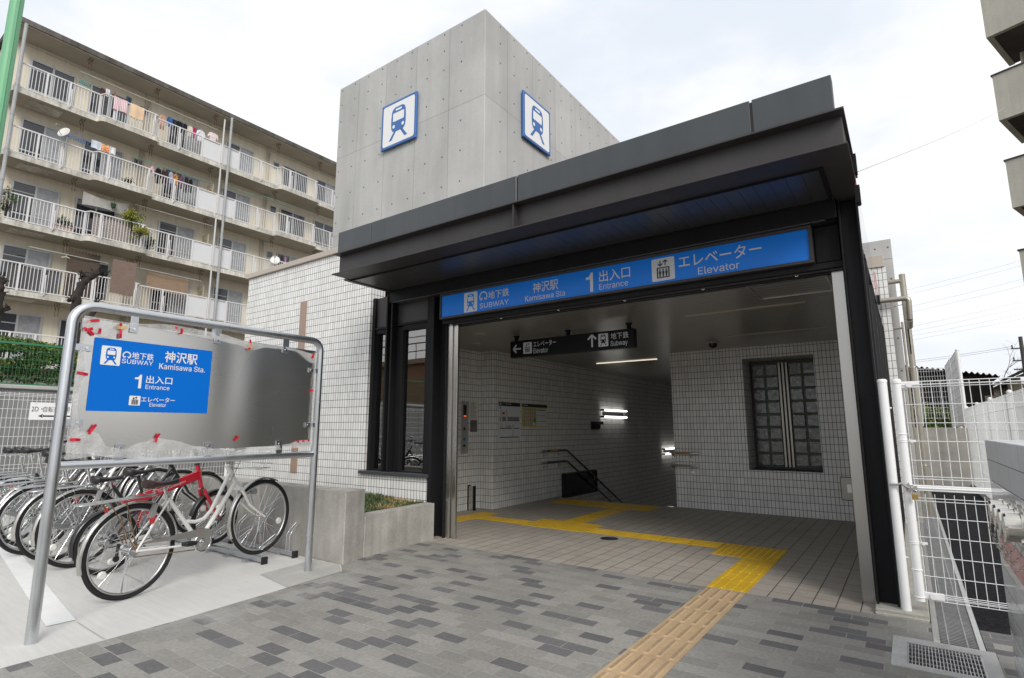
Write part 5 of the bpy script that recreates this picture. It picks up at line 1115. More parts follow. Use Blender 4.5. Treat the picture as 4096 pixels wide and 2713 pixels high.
for k, z in enumerate(FL):
    nm = ('fifth','fourth','third','second','first')[k]
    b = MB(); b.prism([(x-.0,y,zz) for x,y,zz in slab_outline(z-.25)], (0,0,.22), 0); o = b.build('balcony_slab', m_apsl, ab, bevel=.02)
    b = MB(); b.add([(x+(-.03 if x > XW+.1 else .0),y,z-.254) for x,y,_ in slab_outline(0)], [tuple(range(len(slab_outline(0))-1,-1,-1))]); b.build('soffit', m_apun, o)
    if k < 4:
        b = MB(); b.box(-27.95,-27.25,5.15,6.25,z-.285,z-.256); b.build('hatch', m_apsl, o, bevel=.01)
    # railings: two flats
    for (ya, yb, bu, pan) in ((4.66,12.50,BULG[0],(11.62,12.50)),(12.64,21.4,BULG[1],(12.66,13.45))):
        b = MB(); zb, zt = z+.03, z+1.03
        if k == 4: pass
        path = [(XF-.06,ya),(XF-.06,bu[0]-.06),(XF+.22,bu[0]+.05),(XF+.22,bu[1]-.03),(XF-.06,bu[1]+.08),(XF-.06,yb)]
        for (x0,y0),(x1,y1) in zip(path,path[1:]):
            b.bar((x0,y0,zt),(x1,y1,zt),.06,.045); b.bar((x0,y0,zb),(x1,y1,zb),.035,.035)
            ln = math.hypot(x1-x0,y1-y0); n = max(1,round(ln/.112))
            for i in range(1,n):
                x, y = lerp(x0,x1,i/n), lerp(y0,y1,i/n)
                if pan[0] < y < pan[1]: continue
                b.box(x-.007,x+.007,y-.0105,y+.0105,zb,zt)
        ps = [ya+.0,ya+.9,ya+1.65,bu[0]-.06,bu[0]+.42,bu[1]-.12,bu[1]+.09,pan[0] if pan[0] > ya+.1 else pan[1],(bu[1]+pan[0])/2 if pan[0] > ya+.1 else (pan[1]+bu[0])/2, yb]
        if pan[0] <= ya+.1: ps = [ya,pan[1],14.65,bu[0]-.06,bu[0]+.55,bu[1]-.15,bu[1]+.09,19.2,20.3]
        for y in ps:
            x = XF+.22 if bu[0] < y < bu[1] else XF-.06
            b.box(x-.03,x+.03,y-.033,y+.033,z-.02,zt-.02)
        o = b.build('railing', m_rail, ab)
        for y in ((6.32,7.86,9.28,10.55) if ya < 6 else (14.68,16.25,17.85,19.25)):
            b = MB()
            x = XF+.24 if bu[0] < y < bu[1] else XF-.02
            b.tube([(x+.02,y+.06,zb+.62),(x+.05,y+.05,zb+.70),(x+.09,y+.03,zb+.66),(x+.09,y+.05,zb-.02),(x+.05,y+.02,zb-.14),(x-.02,y,zb-.20)],.020,7)
            b.build('rail_stay', m_rail, o)
        b = MB(); b.box(XF-.085,XF-.065,pan[0],pan[1],zb+.05,zt-.06); b.build('screen_panel', m_panel, o)
        b = MB()
        for y in (pan[0],pan[1]): b.box(XF-.10,XF-.05,y-.02,y+.02,zb,zt)
        b.box(XF-.10,XF-.05,pan[0],pan[1],zb+.03,zb+.05); b.box(XF-.10,XF-.05,pan[0],pan[1],zt-.06,zt-.045); b.build('panel_frame', m_rail, o)
    # partition board between flats and white post
    b = MB(); b.box(XW,XF-.62,12.56,12.60,z+.05,z+1.75); o = b.build('partition', m_part, ab)
    b = MB(); F = Face(b, (XF-.64,12.558,0), (-1,0,0), (0,0,1), .003); F.n = Vector((0,-1,0)); F.r = Vector((1,0,0)); F.o = Vector((XF-1.10,12.557,0)); F.txt('非常時は',.12,z+1.40,.40,z+1.48,1,0,.0); F.txt('ここを破る',.10,z+1.28,.42,z+1.37,1,0,.0); b.build('lettering', M('dark_stencil',(.10,.09,.08),.8), o)
    b = MB(); b.box(XF-.02,XF+.035,12.535,12.585,z-.0,z+2.40); b.build('divider_post', m_rail, ab)
    # windows
    zt = z+1.93; zb = z+.03
    rg2 = random.Random(40+k)
    for (y0, y1, hgt, cols, cur) in ((5.20,6.70,1.9,2,k in (1,2,4)),(7.28,8.76,1.9,2,False),(10.52,12.12,1.9,2,False),(13.28,14.80,1.9,2,k==3),(16.60,18.20,1.9,2,False),(18.80,20.2,1.9,2,k==0)):
        if k == 4 and y0 > 9: pass
        b = MB(); w = .045
        b.box(XW,XW+.07,y0-.02,y0+w,zb,zt); b.box(XW,XW+.07,y1-w,y1+.02,zb,zt); b.box(XW,XW+.07,y0+w,y1-w,zt-w,zt+.02); b.box(XW,XW+.07,y0+w,y1-w,zb,zb+w)
        m_ = (y0+y1)/2; b.box(XW,XW+.062,m_-.035,m_+.035,zb+w,zt-w); b.box(XW,XW+.055,y0+w,y1-w,zb+.56,zb+.62)
        if y0 < 7 or 10 < y0 < 15: b.box(XW,XW+.05,y0+w,m_-.035,zt-.42,zt-.385)
        f = b.build('window', m_winf, ab)
        b = MB(); b.box(XW+.02,XW+.03,y0+w,m_-.035,zb+w,zt-w); b.build('pane', m_wing, f)
        b = MB(); b.box(XW+.03,XW+.04,m_+.035,y1-w,zb+w,zt-w); b.build('pane', m_wcur if (cur or rg2.random() < .42) else m_wing, f)
    for y0 in (9.18,15.98):
        b = MB(); b.box(XW,XW+.04,y0,y0+.38,zt-.42,zt-.02); f = b.build('vent_window', m_winf, ab); b = MB(); b.box(XW+.04,XW+.05,y0+.04,y0+.34,zt-.38,zt-.06); b.build('pane', m_wing, f)
    zc = z+2.40 if k else z+2.585
    for y in BR_Y:
        b = MB()
        for q_, dy in ((0,0),(.16,.10)):
            x = -27.35; c = zc
            b.tube([(x-.16,y+dy,c-.03),(x+.16,y+dy,c-.03),(x+.04,y+dy,c-.30),(x-.16,y+dy,c-.03)],.011,5); b.tube([(x+.04,y+dy,c-.18),(x+.04,y+dy,c-.50),(x+.08,y+dy,c-.54),(x+.10,y+dy,c-.48)],.011,5)
        b.build('pole_bracket', m_rust2, ab)
b = MB()
for y in (9.56,15.72): b.cyl((XW+.08,y,2.6),(XW+.08,y,16.7),.045,10); b.cyl((XW+.06,y-.16,2.6),(XW+.06,y-.16,17.0),.02,8)
b.build('service_pipe', M('cream_service_pipe',(.42,.38,.31),.7), ab)
for y, x in ((12.86,-26.88),(4.66,-26.88)):
    b = MB(); b.cyl((x,y,2.5),(x,y,16.99),.062,14)
    for z in FL: b.cyl((x,y,z-.05),(x,y,z+.03),.072,14); b.cyl((x,y,z-1.3),(x,y,z-1.25),.070,14)
    b.build('drainpipe', m_greypipe, ab)
b = MB()
for z in FL[1:]: b.cyl((-27.3,12.72,z+.0),(-27.3,12.72,z+2.40),.055,10)
b.build('inner_pipe', m_greypipe, ab)

# ---------------------------------------------------------------- laundry and balcony things
def cloth(name, label, cat, y0, y1, zt, zb, x, col, shape='towel', pat=None, floor=''):
    m_ = pat or M('fabric_'+name+'_%d' % (int(y0*100)), col, .9, var=.08, vs=4, spec=.1)
    b = MB(); w = y1-y0; h = zt-zb; sd = y0*7.3
    if shape == 'towel':
        b.surf(lambda u, v: (x+.022*math.sin(u*9+sd)*(1-v*.6)+.012*math.sin(v*5+sd), y0+u*w, zb+v*h - .02*math.sin(u*7+sd)*(1-v)), 16, 8, thick=(-.008,0,0))
    elif shape == 'shirt':
        pl_ = [(.22,0),(.78,0),(.80,.62),(.90,.38),(1.0,.44),(.86,.90),(.62,1.0),(.5,.94),(.38,1.0),(.14,.90),(0,.44),(.10,.38),(.20,.62)]
        b.prism([(x+.02*math.sin(a*8+sd+c*3), y0+a*w, zb+c*h) for a, c in pl_], (-.035,0,0))
        b.tube([(x-.018,y0+.38*w,zt),(x-.018,y0+.5*w,zt+.05),(x-.018,y0+.62*w,zt)],.006,5)
    elif shape == 'trousers':
        pl_ = [(.05,0),(.42,0),(.5,.62),(.58,0),(.95,0),(.9,1),(.1,1)]
        b.prism([(x+.02*math.sin(a*7+sd+c*4), y0+a*w, zb+c*h) for a, c in pl_], (-.03,0,0))
    return tag(b.build(name, m_), label, cat, 'laundry on the apartment balconies')
def striped(name, c1, c2, sc):
    g = NT(name); p = g.n('SeparateXYZ', {'Vector': g.co()}).outputs['Y']; f = g.math('GREATER_THAN', g.math('FRACT', g.math('MULTIPLY', p, sc)), .5)
    g.set(g.b.inputs['Base Color'], g.mix(f, (*c1,1), (*c2,1))); g.b.inputs['Roughness'].default_value = .9; return g.m
def spotted(name, c1, c2, sc):
    g = NT(name); v = g.n('TexVoronoi', {'Vector': g.co(), 'Scale': sc}); f = g.math('LESS_THAN', v.outputs['Distance'], .42)
    g.set(g.b.inputs['Base Color'], g.mix(f, (*c1,1), (*c2,1))); g.b.inputs['Roughness'].default_value = .9; return g.m
XR = -26.70
cloth('towel','pink and white striped towel draped over the top floor balcony rail','towel',7.74,8.26,15.46,14.87,XR,(.7,.5,.5),'towel',striped('pink_stripe_fabric',(.72,.66,.66),(.62,.30,.36),16))
cloth('towel','plain peach towel hanging over the top floor rail beside the striped one','towel',8.36,8.90,15.45,14.85,XR,(.72,.52,.36))
cloth('towel','pale blue towel, first of three on the fourth floor line','towel',7.30,7.66,13.40,13.05,-27.25,(.60,.64,.72))
cloth('towel','orange patterned towel between two pale towels on the fourth floor','towel',7.66,7.95,13.39,13.05,-27.25,(.7,.3,.1),'towel',spotted('orange_print_fabric',(.70,.40,.22),(.62,.18,.05),13))
cloth('towel','white towel right of the orange patterned one on the fourth floor','towel',7.96,8.20,13.38,13.05,-27.25,(.68,.68,.70))
for d in (('shirt','salmon long shirt first in the top floor clothes line right of the bulge','shirt',9.70,10.06,15.82,15.10,(.50,.30,.22),'shirt'),('shirt','blue jersey next to the salmon shirt on the top floor line','shirt',10.05,10.32,15.86,15.38,(.05,.11,.32),'shirt'),('trousers','narrow black garment right of the blue jersey on the top floor','trousers',10.30,10.42,15.80,15.30,(.02,.02,.025),'towel'),
          ('shirt','large black shirt in the middle of the top floor clothes line','shirt',10.42,10.80,15.86,15.05,(.015,.015,.022),'shirt'),('shirt','second black shirt, narrower, beside the large one on the top floor','shirt',10.78,10.98,15.86,15.28,(.02,.02,.028),'shirt'),('shirt','cream shirt between black and magenta clothes on the top floor','shirt',10.95,11.24,15.85,15.30,(.62,.58,.48),'shirt'),
          ('shirt','magenta shirt beside the cream one on the top floor','shirt',11.20,11.40,15.88,15.32,(.42,.02,.12),'shirt'),('shirt','white shirt right of the magenta one on the top floor','shirt',11.38,11.86,15.86,15.25,(.68,.68,.72),'shirt'),('shirt','pale pink long sleeved top hanging last before the white panel','shirt',11.92,12.46,16.0,15.52,(.70,.61,.60),'shirt'),
          ('shirt','pink child shirt at the left end of the fourth floor line','shirt',9.60,9.78,13.16,12.65,(.60,.40,.44),'shirt'),('shirt','wide black coat on the fourth floor line','coat',9.80,10.10,13.18,12.42,(.018,.017,.022),'shirt'),('shirt','dark brown shirt right of the wide black coat on the fourth floor','shirt',10.08,10.22,13.18,12.50,(.05,.03,.025),'shirt'),('shirt','charcoal shirt left of the lilac one on the fourth floor','shirt',10.20,10.38,13.19,12.55,(.04,.035,.04),'shirt'),
          ('shirt','lilac grey shirt left of the orange one on the fourth floor','shirt',10.38,10.60,13.2,12.62,(.34,.34,.44),'shirt'),('trousers','dark trousers beside the black garments near the end of the fourth floor line','trousers',11.08,11.28,13.2,12.42,(.025,.02,.03),'trousers'),('shirt','last black jacket on the fourth floor line before the white panel','jacket',11.27,11.48,13.18,12.50,(.02,.018,.022),'shirt'),
          ('shirt','black shirt on the third floor line right of the drainpipe','shirt',16.30,16.46,10.62,10.25,(.025,.03,.035),'shirt'),('towel','lilac towel on the third floor line beside the satellite dish','towel',16.54,16.66,10.62,10.25,(.36,.18,.34),'towel'),
          ('shirt','small brown top at the left of the top floor bulging balcony','shirt',7.38,7.55,15.90,15.58,(.10,.045,.035),'shirt'),('towel','dark blue cloth above the peach towel on the top floor','towel',8.36,8.56,16.0,15.62,(.03,.05,.08),'towel'),('towel','small white cloth hanging between the dark cloths on the top floor','towel',7.58,7.72,15.95,15.60,(.6,.6,.66),'towel'),('shirt','dusty rose top beside the small white cloth on the top floor','shirt',7.84,7.98,15.95,15.62,(.28,.14,.13),'shirt')):
    cloth(d[0],d[1],d[2],d[3],d[4],d[5],d[6],-27.28,d[7],d[8])
cloth('shirt','orange patterned shirt in the middle of the fourth floor line','shirt',10.59,10.82,13.19,12.65,-27.28,(.5,.2,.05),'shirt',spotted('orange_leopard_fabric',(.52,.22,.05),(.25,.07,.02),16))
cloth('shirt','dark checked shirt right of the orange patterned shirt on the fourth floor','shirt',10.81,11.06,13.2,12.55,-27.28,(.1,.05,.1),'shirt',spotted('plaid_fabric',(.07,.035,.08),(.24,.10,.12),18))
def blind(name, label, y0, y1, zt, zb, x, col, group='reed blinds on the second floor'):
    g = NT('woven_reed_%d' % int(y0*10)); p = g.n('SeparateXYZ', {'Vector': g.co()}); f = g.mapr(g.noise(1,4,.7,g.vmap((3,4,60))),.3,.7,.72,1.25)
    g.set(g.b.inputs['Base Color'], g.scale(col,f)); g.b.inputs['Roughness'].default_value = .9
    b = MB(); b.surf(lambda u, v: (x+.02*math.sin(u*5+v*3), y0+u*(y1-y0), zb+v*(zt-zb)+(.03*math.sin(u*61)*v)), 22, 8, thick=(-.02,0,0)); tag(b.build(name, g.m), label, 'blind', group)
blind('reed_screen','dark ragged reed screen in front of the second floor window',7.05,8.15,8.47,6.55,-27.35,(.085,.062,.048)); blind('reed_blind','brown reed blind hanging over the second floor balcony rail',8.42,9.30,8.30,6.85,-26.72,(.19,.135,.11)); blind('reed_blind','pale see-through reed blind over the second floor window left of the white panel',10.0,11.78,8.25,7.45,-27.45,(.27,.19,.13))
b = MB(); b.surf(lambda u, v: (XF-.12+.012*math.sin(u*40), lerp(5.25,6.88,u), lerp(6.50,7.38,v)+.03*math.sin(u*9)*v), 30, 6, thick=(-.006,0,0)); tag(b.build('privacy_sheet', M('dark_privacy_mesh',(.10,.10,.105),.8,var=.15,vs=3)),'dark grey privacy sheet tied behind the second floor balcony rail','sheet')
b = MB(); b.surf(lambda u, v: (-27.35+.10*math.sin(u*4)*(1-v), lerp(7.28,8.95,u), lerp(10.50+.18*u*(1-u),11.08-.10*math.sin(u*3.14),v)), 24, 8, thick=(-.005,0,0)); tag(b.build('net_sheet', M('pale_shade_net',(.34,.335,.31),.9,var=.15,vs=4)),'pale shade net sagging over the third floor balcony','net')
t = thing('hanging_pot', (-27.3,8.34,10.66), 'dark green flower pot hanging by cords in front of the pale net', 'flower pot')
b = MB(); b.lathe([(.07,0),(.10,.15),(.105,.16)], (-27.2,8.34,10.66), (0,0,1), 12); b.build('pot', M('dark_green_pot',(.02,.05,.035),.5), t)
b = MB()
for a in (0,2.1,4.2): b.tube([(-27.2+.1*math.cos(a),8.34+.1*math.sin(a),10.82),(-27.2,8.34,11.1)],.004,4)
b.build('cord', m_black, t)
b = MB(); rg = random.Random(5)
for i in range(60): leaf(b, Vector((-27.2+rg.uniform(-.09,.09),8.34+rg.uniform(-.09,.09),10.83+rg.uniform(0,.04))), .03, 0, rg)
b.build('foliage', m_l2, t)
def bush(name, label, c, sz, n, mats, wts, seed, leafs=(.03,.06), stems=6, cat='plant'):
    t = thing(name, (c[0],c[1],c[2]-sz[2]), label, cat); rg = random.Random(seed); b = MB(); cl = [Vector((c[0]+rg.gauss(0,.45)*sz[0],c[1]+rg.gauss(0,.45)*sz[1],c[2]+rg.gauss(0,.42)*sz[2])) for _ in range(16)]
    for i in range(n):
        q_ = rg.choice(cl); p = q_ + Vector((rg.gauss(0,.16)*sz[0]*1.3,rg.gauss(0,.16)*sz[1]*1.3,rg.gauss(0,.13)*sz[2]*1.3)); leaf(b,p,rg.uniform(*leafs),rg.choices(range(len(mats)),wts)[0],rg)
    b.build('foliage', mats, t); b = MB()
    for q_ in cl[:stems+4]: b.tube([(c[0],c[1],c[2]-sz[2]*1.25),((c[0]+q_.x)/2+.05,(c[1]+q_.y)/2,(c[2]+q_.z)/2-.05),tuple(q_)],[.018,.012,.006],5)
    b.build('stems', m_bark, t)
bush('potted_shrub','tall yellow green shrub leaning over the third floor balcony rail',(-26.85,8.95,10.35),(.28,.42,.62),1500,[m_l2,m_l3,m_l1],(.4,.5,.1),2,(.035,.065))
bush('potted_shrub','yellow shrub spilling outside the third floor rail at the bulge end',(-26.6,9.22,9.75),(.16,.28,.22),420,[m_l2,m_l3],(.35,.65),12,(.035,.06))
bush('potted_plant','dark green plant behind the third floor rail right of the yellow shrub',(-27.35,9.85,9.65),(.22,.34,.5),800,[m_l1,m_l2],(.7,.3),3,(.03,.055))
bush('potted_plant','low dark plants in a trough behind the third floor rail',(-27.35,6.8,9.55),(.2,.36,.24),500,[m_l1,m_bark],(.5,.5),4,(.025,.05))
bush('potted_plant','dark climbing plant at the left end of the third floor rail',(-27.1,4.95,9.75),(.2,.3,.55),700,[m_l1,m_l2],(.8,.2),6,(.03,.05))
bush('potted_plant','small plant low on the fourth floor bulging balcony',(-27.0,8.75,12.0),(.14,.25,.2),160,[m_l1,m_l2],(.7,.3),7,(.03,.05))
t = thing('trough_planter', (-27.35,6.8,9.12), 'pale pink planter trough behind the third floor railing', 'planter box')
b = MB(); b.box(-27.5,-27.2,6.45,7.1,9.1,9.32); b.build('trough', M('pale_pink_plastic',(.55,.42,.38),.6), t, bevel=.02)
b = MB(); b.box(-27.53,-27.17,6.42,7.13,9.32,9.345); b.build('rim', M('pale_pink_rim',(.58,.45,.41),.6), t)
def lattice():
    g = NT('lattice_screen'); p = g.n('SeparateXYZ', {'Vector': g.co()}); a = g.math('ADD', p.outputs['Y'], p.outputs['Z']); c = g.math('SUBTRACT', p.outputs['Y'], p.outputs['Z'])
    f = g.math('LESS_THAN', g.math('MINIMUM', g.math('FRACT', g.math('MULTIPLY', a, 9.0)), g.math('FRACT', g.math('MULTIPLY', c, 9.0))), .10)
    g.set(g.b.inputs['Base Color'], g.mix(f, (.42,.36,.33,1), (.055,.035,.045,1))); g.b.inputs['Roughness'].default_value = .8; return g.m
b = MB(); b.box(-26.90,-26.88,7.62,9.40,9.15,10.06); tag(b.build('lattice_screen', lattice()),'dark brown lattice screen fixed inside the third floor bulging rail','screen')
def dish(label, y, z, x=-26.75, aim=(.55,-.8,.35), r=.24):
    t = thing('satellite_dish', (x,y,z-.35), label, 'satellite dish', 'satellite dishes on the balcony rails'); a = Vector(aim).normalized(); c = Vector((x+.1,y,z))
    b = MB(); b.lathe([(.01,-.045),(r*.5,-.033),(r*.85,-.008),(r,.0),(r,.008),(r*.85,.0),(r*.5,-.025),(.01,-.037)], c, a, 22); b.build('reflector', M('off_white_dish_%d' % int(y),(.66,.65,.62),.4), t)
    b = MB(); b.tube([c-Vector((0,0,r*.8)), c+a*.18-Vector((0,0,r*.75)), c+a*.33-Vector((0,0,.05))],.010,6); b.obox(c+a*.33, (a,a.orthogonal(),a.cross(a.orthogonal())), (.06,.03,.03)); b.build('feed_arm', m_greypipe, t)
    b = MB(); b.tube([c-a*.04, c-a*.12-Vector((0,0,.1)), (x-.05,y+.04,z-.55)],.018,8); b.build('mount', m_greypipe, t)
dish('white satellite dish with feed arm on the fourth floor rail',6.20,13.02); dish('white round satellite dish on the third floor rail near the tiled parapet',15.62,10.07,aim=(.8,-.55,.28))
def hanger(label, c, w, col, n):
    t = thing('peg_hanger', c, label, 'clothes hanger'); m_ = M('hanger_plastic_%d' % int(c[1]*10), col, .5); b = MB(); x, y, z = c
    b.tube([(x-.12,y-w/2,z),(x+.12,y-w/2,z),(x+.12,y+w/2,z-.05),(x-.12,y+w/2,z-.05)],.012,5,closed=True)
    for i in range(n): yy_ = y-w/2+w*(i+.5)/n; b.tube([(x-.12,yy_,z-.02),(x+.12,yy_,z-.02)],.008,5); b.tube([(x,yy_,z-.02),(x,yy_+.01,z-.12)],.014,5)
    b.tube([(x,y-w*.4,z),(x,y,z+.24),(x,y+w*.4,z)],.006,5); b.tube([(x,y,z+.24),(x+.03,y,z+.32),(x,y,z+.36)],.008,5); b.build('frame', m_, t)
hanger('bright blue peg hanger tilted beside the fourth floor satellite dish',(-27.25,6.85,13.22),.75,(.06,.18,.50),9); hanger('teal peg hanger with small socks under the top floor eaves',(-27.25,6.82,15.76),.36,(.03,.36,.36),6)
def pole(label, y0, y1, z0, z1, col): b = MB(); b.tube([(-27.28,y0,z0),(-27.28,y1,z1)],.016,7); tag(b.build('laundry_pole', M('pole_coat_%d' % int(y0*100+z0), col, .5)), label, 'laundry pole', 'laundry poles under the balconies')
for a in (('long pale laundry pole under the eaves of the top floor',6.6,12.4,16.22,16.24,(.5,.48,.42)),('green laundry pole holding the fourth floor clothes',8.75,12.4,13.30,13.34,(.10,.30,.22)),('green laundry pole right of the drainpipe on the fourth floor',13.05,16.7,13.47,13.52,(.12,.28,.22)),('pale laundry pole farther right on the fourth floor',15.0,19.3,13.62,13.66,(.30,.40,.36)),('long pale laundry pole with a clip on the third floor',9.15,12.6,11.12,11.16,(.55,.55,.52)),('pale laundry pole over the reed screen on the second floor',5.8,8.45,8.22,8.20,(.5,.52,.5)),('laundry pole holding the see-through reed blind',9.25,12.3,8.29,8.27,(.5,.5,.48))): pole(*a)
b = MB(); b.prism([(-27.25,6.80,8.06),(-27.25,6.96,8.12),(-27.25,7.10,8.08),(-27.25,7.08,8.06),(-27.25,6.96,8.09),(-27.25,6.82,8.035)],(.02,0,0)); b.tube([(-27.24,6.96,8.11),(-27.24,6.97,8.2)],.006,5); tag(b.build('coat_hanger', M('ivory_hanger',(.65,.60,.45),.5)),'ivory coat hanger on the second floor laundry pole','clothes hanger')
# ---------------------------------------------------------------- gate on the right
GY = 4.67
gt = thing('mesh_gate', (-.043,GY,0), 'white tube framed mesh gate closing the narrow side passage', 'gate')
b = MB(); b.cyl((-.043,GY,.105),(-.043,GY,1.54),.0275,16); b.lathe([(.030,0),(.031,.012),(.024,.024),(.002,.026)],(-.043,GY,1.535),(0,0,1),16); b.build('gate_stile', m_white, gt)
b = MB()
for z in (1.53,.30,1.18,.13): b.torus((-.043,GY,z),(0,0,1),.0285,.004,16,6)
b.build('stile_band', m_white, gt)
b = MB()
for i in range(34): x = -.004+i*.0505; b.tube([(x,GY,.115),(x,GY,.79)],.0022,5,caps=False); b.tube([(x,GY,.85),(x,GY,1.535)],.0022,5,caps=False)
for z in (1.381,1.256,1.134,1.007,.902,.886,.762,.743,.637,.513,.390,.268,.161,.150,.140,.119): b.tube([(-.01,GY-.004,z),(1.7,GY-.004,z)],.0024,5)
for z, o in ((1.537,.0),(1.515,.018),(1.515,-.018),(1.500,0),(.128,.018)): b.tube([(-.01,GY+o,z),(1.7,GY+o,z)],.0030,5)
b.build('wire_mesh', m_whitewire, gt)
b = MB(); b.box(-.015,1.7,GY-.012,GY+.012,.808,.846); b.box(-.015,1.7,GY-.018,GY-.012,.822,.832); b.build('middle_rail', m_white, gt, bevel=.003)
b = MB()
for z in (1.515,.145): b.box(-.02,.085,GY-.012,GY+.012,z-.020,z+.020); b.cyl((.028,GY-.014,z),(.028,GY-.022,z),.018,12)
b.box(.60,.68,GY-.012,GY+.012,1.495,1.535); b.cyl((.64,GY-.014,1.515),(.64,GY-.022,1.515),.018,12)
for z in (1.135,.47): b.box(-.01,.03,GY-.006,GY+.006,z-.008,z+.008); b.cyl((.008,GY-.007,z),(.008,GY-.013,z),.011,10); b.torus((-.043,GY,z-.006),(0,0,1),.029,.003,14,6); b.torus((-.043,GY,z+.006),(0,0,1),.029,.003,14,6)
b.build('corner_clamp', m_white, gt, bevel=.003)
b = MB(); b.tube([(-.145,GY-.045,.845),(-.10,GY-.055,.845),(-.075,GY-.05,.855),(-.055,GY-.045,.835),(-.035,GY-.045,.825)],.008,8); b.prism([(-.055,GY-.042,.80),(-.04,GY-.042,.815),(-.015,GY-.042,.80),(-.012,GY-.042,.815),(-.025,GY-.042,.83),(-.01,GY-.042,.845),(-.03,GY-.042,.845),(-.036,GY-.042,.862),(-.05,GY-.042,.845),(-.066,GY-.042,.84),(-.052,GY-.042,.825)],(0,.008,0)); b.box(-.012,.008,GY-.05,GY-.04,.80,.84); b.build('latch', m_plastic, gt)
t = thing('padlock', (-.008,GY-.05,.76), 'small brass padlock hanging from the gate latch', 'padlock')
b = MB(); b.box(-.026,.008,GY-.062,GY-.046,.752,.790); b.build('body', M('brass',(.62,.42,.14),.28,1.0,var=.08), t, bevel=.003)
b = MB(); b.tube([(-.020,GY-.054,.79),(-.020,GY-.054,.806)]+[(-.009-.011*math.cos(R(a)),GY-.054,.806+.011*math.sin(R(a))) for a in (30,60,90,120,150)]+[(.002,GY-.054,.806),(.002,GY-.054,.79)],.0028,6); b.build('shackle', m_chrome, t)
t = thing('gate_post', (-.124,4.665,0), 'round white fixed gate post against the black steel column', 'post')
b = MB(); b.cyl((-.124,4.665,.030),(-.124,4.665,1.545),.0285,18); b.build('tube', m_white, t)
b = MB(); b.lathe([(.0305,0),(.031,.012),(.024,.022),(.002,.024)],(-.124,4.665,1.54),(0,0,1),18); b.build('cap', m_white, t)
b = MB(); b.cyl((-.096,4.665,.37),(-.084,4.665,.37),.006,8); b.cyl((-.096,4.665,1.36),(-.084,4.665,1.36),.006,8); b.build('stud', m_white, t)

# ---------------------------------------------------------------- drains
m_gr = M('galvanised_grating',(.50,.50,.50),.42,.9,var=.12,vs=10); m_frame = M('pale_pit_concrete',(.46,.455,.44),.85,var=.12,vs=7,fine=.08,fs=70,bump=.002,bs=60,spec=.2)
t = thing('drain_channel', (.1,6,0), 'long narrow steel grating channel running under the white gate', 'drain')
b = MB(); b.box(.0,.034,4.19,14,-.06,.004); b.box(.204,.234,4.19,14,-.06,.004); b.build('channel_edge', m_alu, t, bevel=.002)
b = MB(); n = int((11.5-4.2)/.029)
for i in range(n): y = 4.2+i*.029; b.box(.036,.202,y,y+.0085,-.030,-.001)
for x in (.072,.158): b.box(x-.003,x+.003,4.2,11.5,-.010,.0005)
o = b.build('grating', m_gr, t)
b = MB(); b.box(.036,.202,11.5,14,-.02,-.002); b.build('far_cover', m_gr, t)
b = MB(); b.box(.0,.236,4.186,14,-.24,-.22); b.build('channel_bottom', m_pitshade, t)
t = thing('drain_pit', (.04,3.93,0), 'square drain pit with pale concrete surround and steel grating in the paving', 'drain')
b = MB()
for q4 in ((-.192,-.124,3.676,4.184),(.206,.271,3.676,4.184),(-.124,.206,3.676,3.744),(-.124,.206,4.092,4.184)): b.box(*q4,-.2,.005)
b.build('pit_surround', m_frame, t)
b = MB(); n = 22
for i in range(n): x = -.116+i*(.315/(n-1)); b.box(x-.0022,x+.0022,3.746,4.090,-.026,.003)
for y in (3.80,3.87,3.94,4.01,4.06): b.box(-.122,.204,y-.003,y+.003,-.010,.0025)
for q4 in ((-.124,-.118,3.745,4.091),(.2,.206,3.745,4.091),(-.124,.206,3.7445,3.751),(-.124,.206,4.086,4.0915)): b.box(*q4,-.026,.0035)
b.build('grating', m_gr, t)
b = MB(); b.box(-.124,.206,3.744,4.092,-.25,-.21); b.build('pit_bottom', m_pitshade, t)

# ---------------------------------------------------------------- granite pillar with fire hose inlets
gp = thing('granite_pillar', (.52,2.9,0), 'polished grey granite pillar at the right edge beside the gate', 'pillar')
m_gran = TILE('polished_granite_course',.6,.1005,.0016,(.43,.445,.455),(.39,.405,.415),(.06,.06,.065),.11,vo=-.0615,off=.5,bump=.002,var=.06,spec=.38)
b = MB(); b.box(.31,.80,1.9,3.74,.0,.962); b.build('shaft', m_gran, gp, bevel=.002)
m_gran2 = TILE('flamed_granite_course',.6,.1005,.0016,(.54,.55,.56),(.50,.51,.52),(.08,.08,.085),.42,vo=-.0615,off=.5,bump=.002,var=.10,spec=.4)
b = MB(); b.box(.31,.80,1.9,3.74,.963,1.162); b.build('top_course', m_gran2, gp, bevel=.003)
b = MB(); b.box(.307,.310,2.72,3.56,.612,.735); b.build('red_reflection', M('red_reflection_paint',(.45,.02,.03),.2,var=.05), gp)  # thin red slab put in for a red reflection on the granite
si = thing('hose_inlets', (.26,2.75,.89), 'row of four chromed fire hose inlet caps with chains on the granite pillar', 'hose inlets')
m_nick = M('polished_nickel',(.66,.63,.57),.16,1.0,var=.08,vs=20)
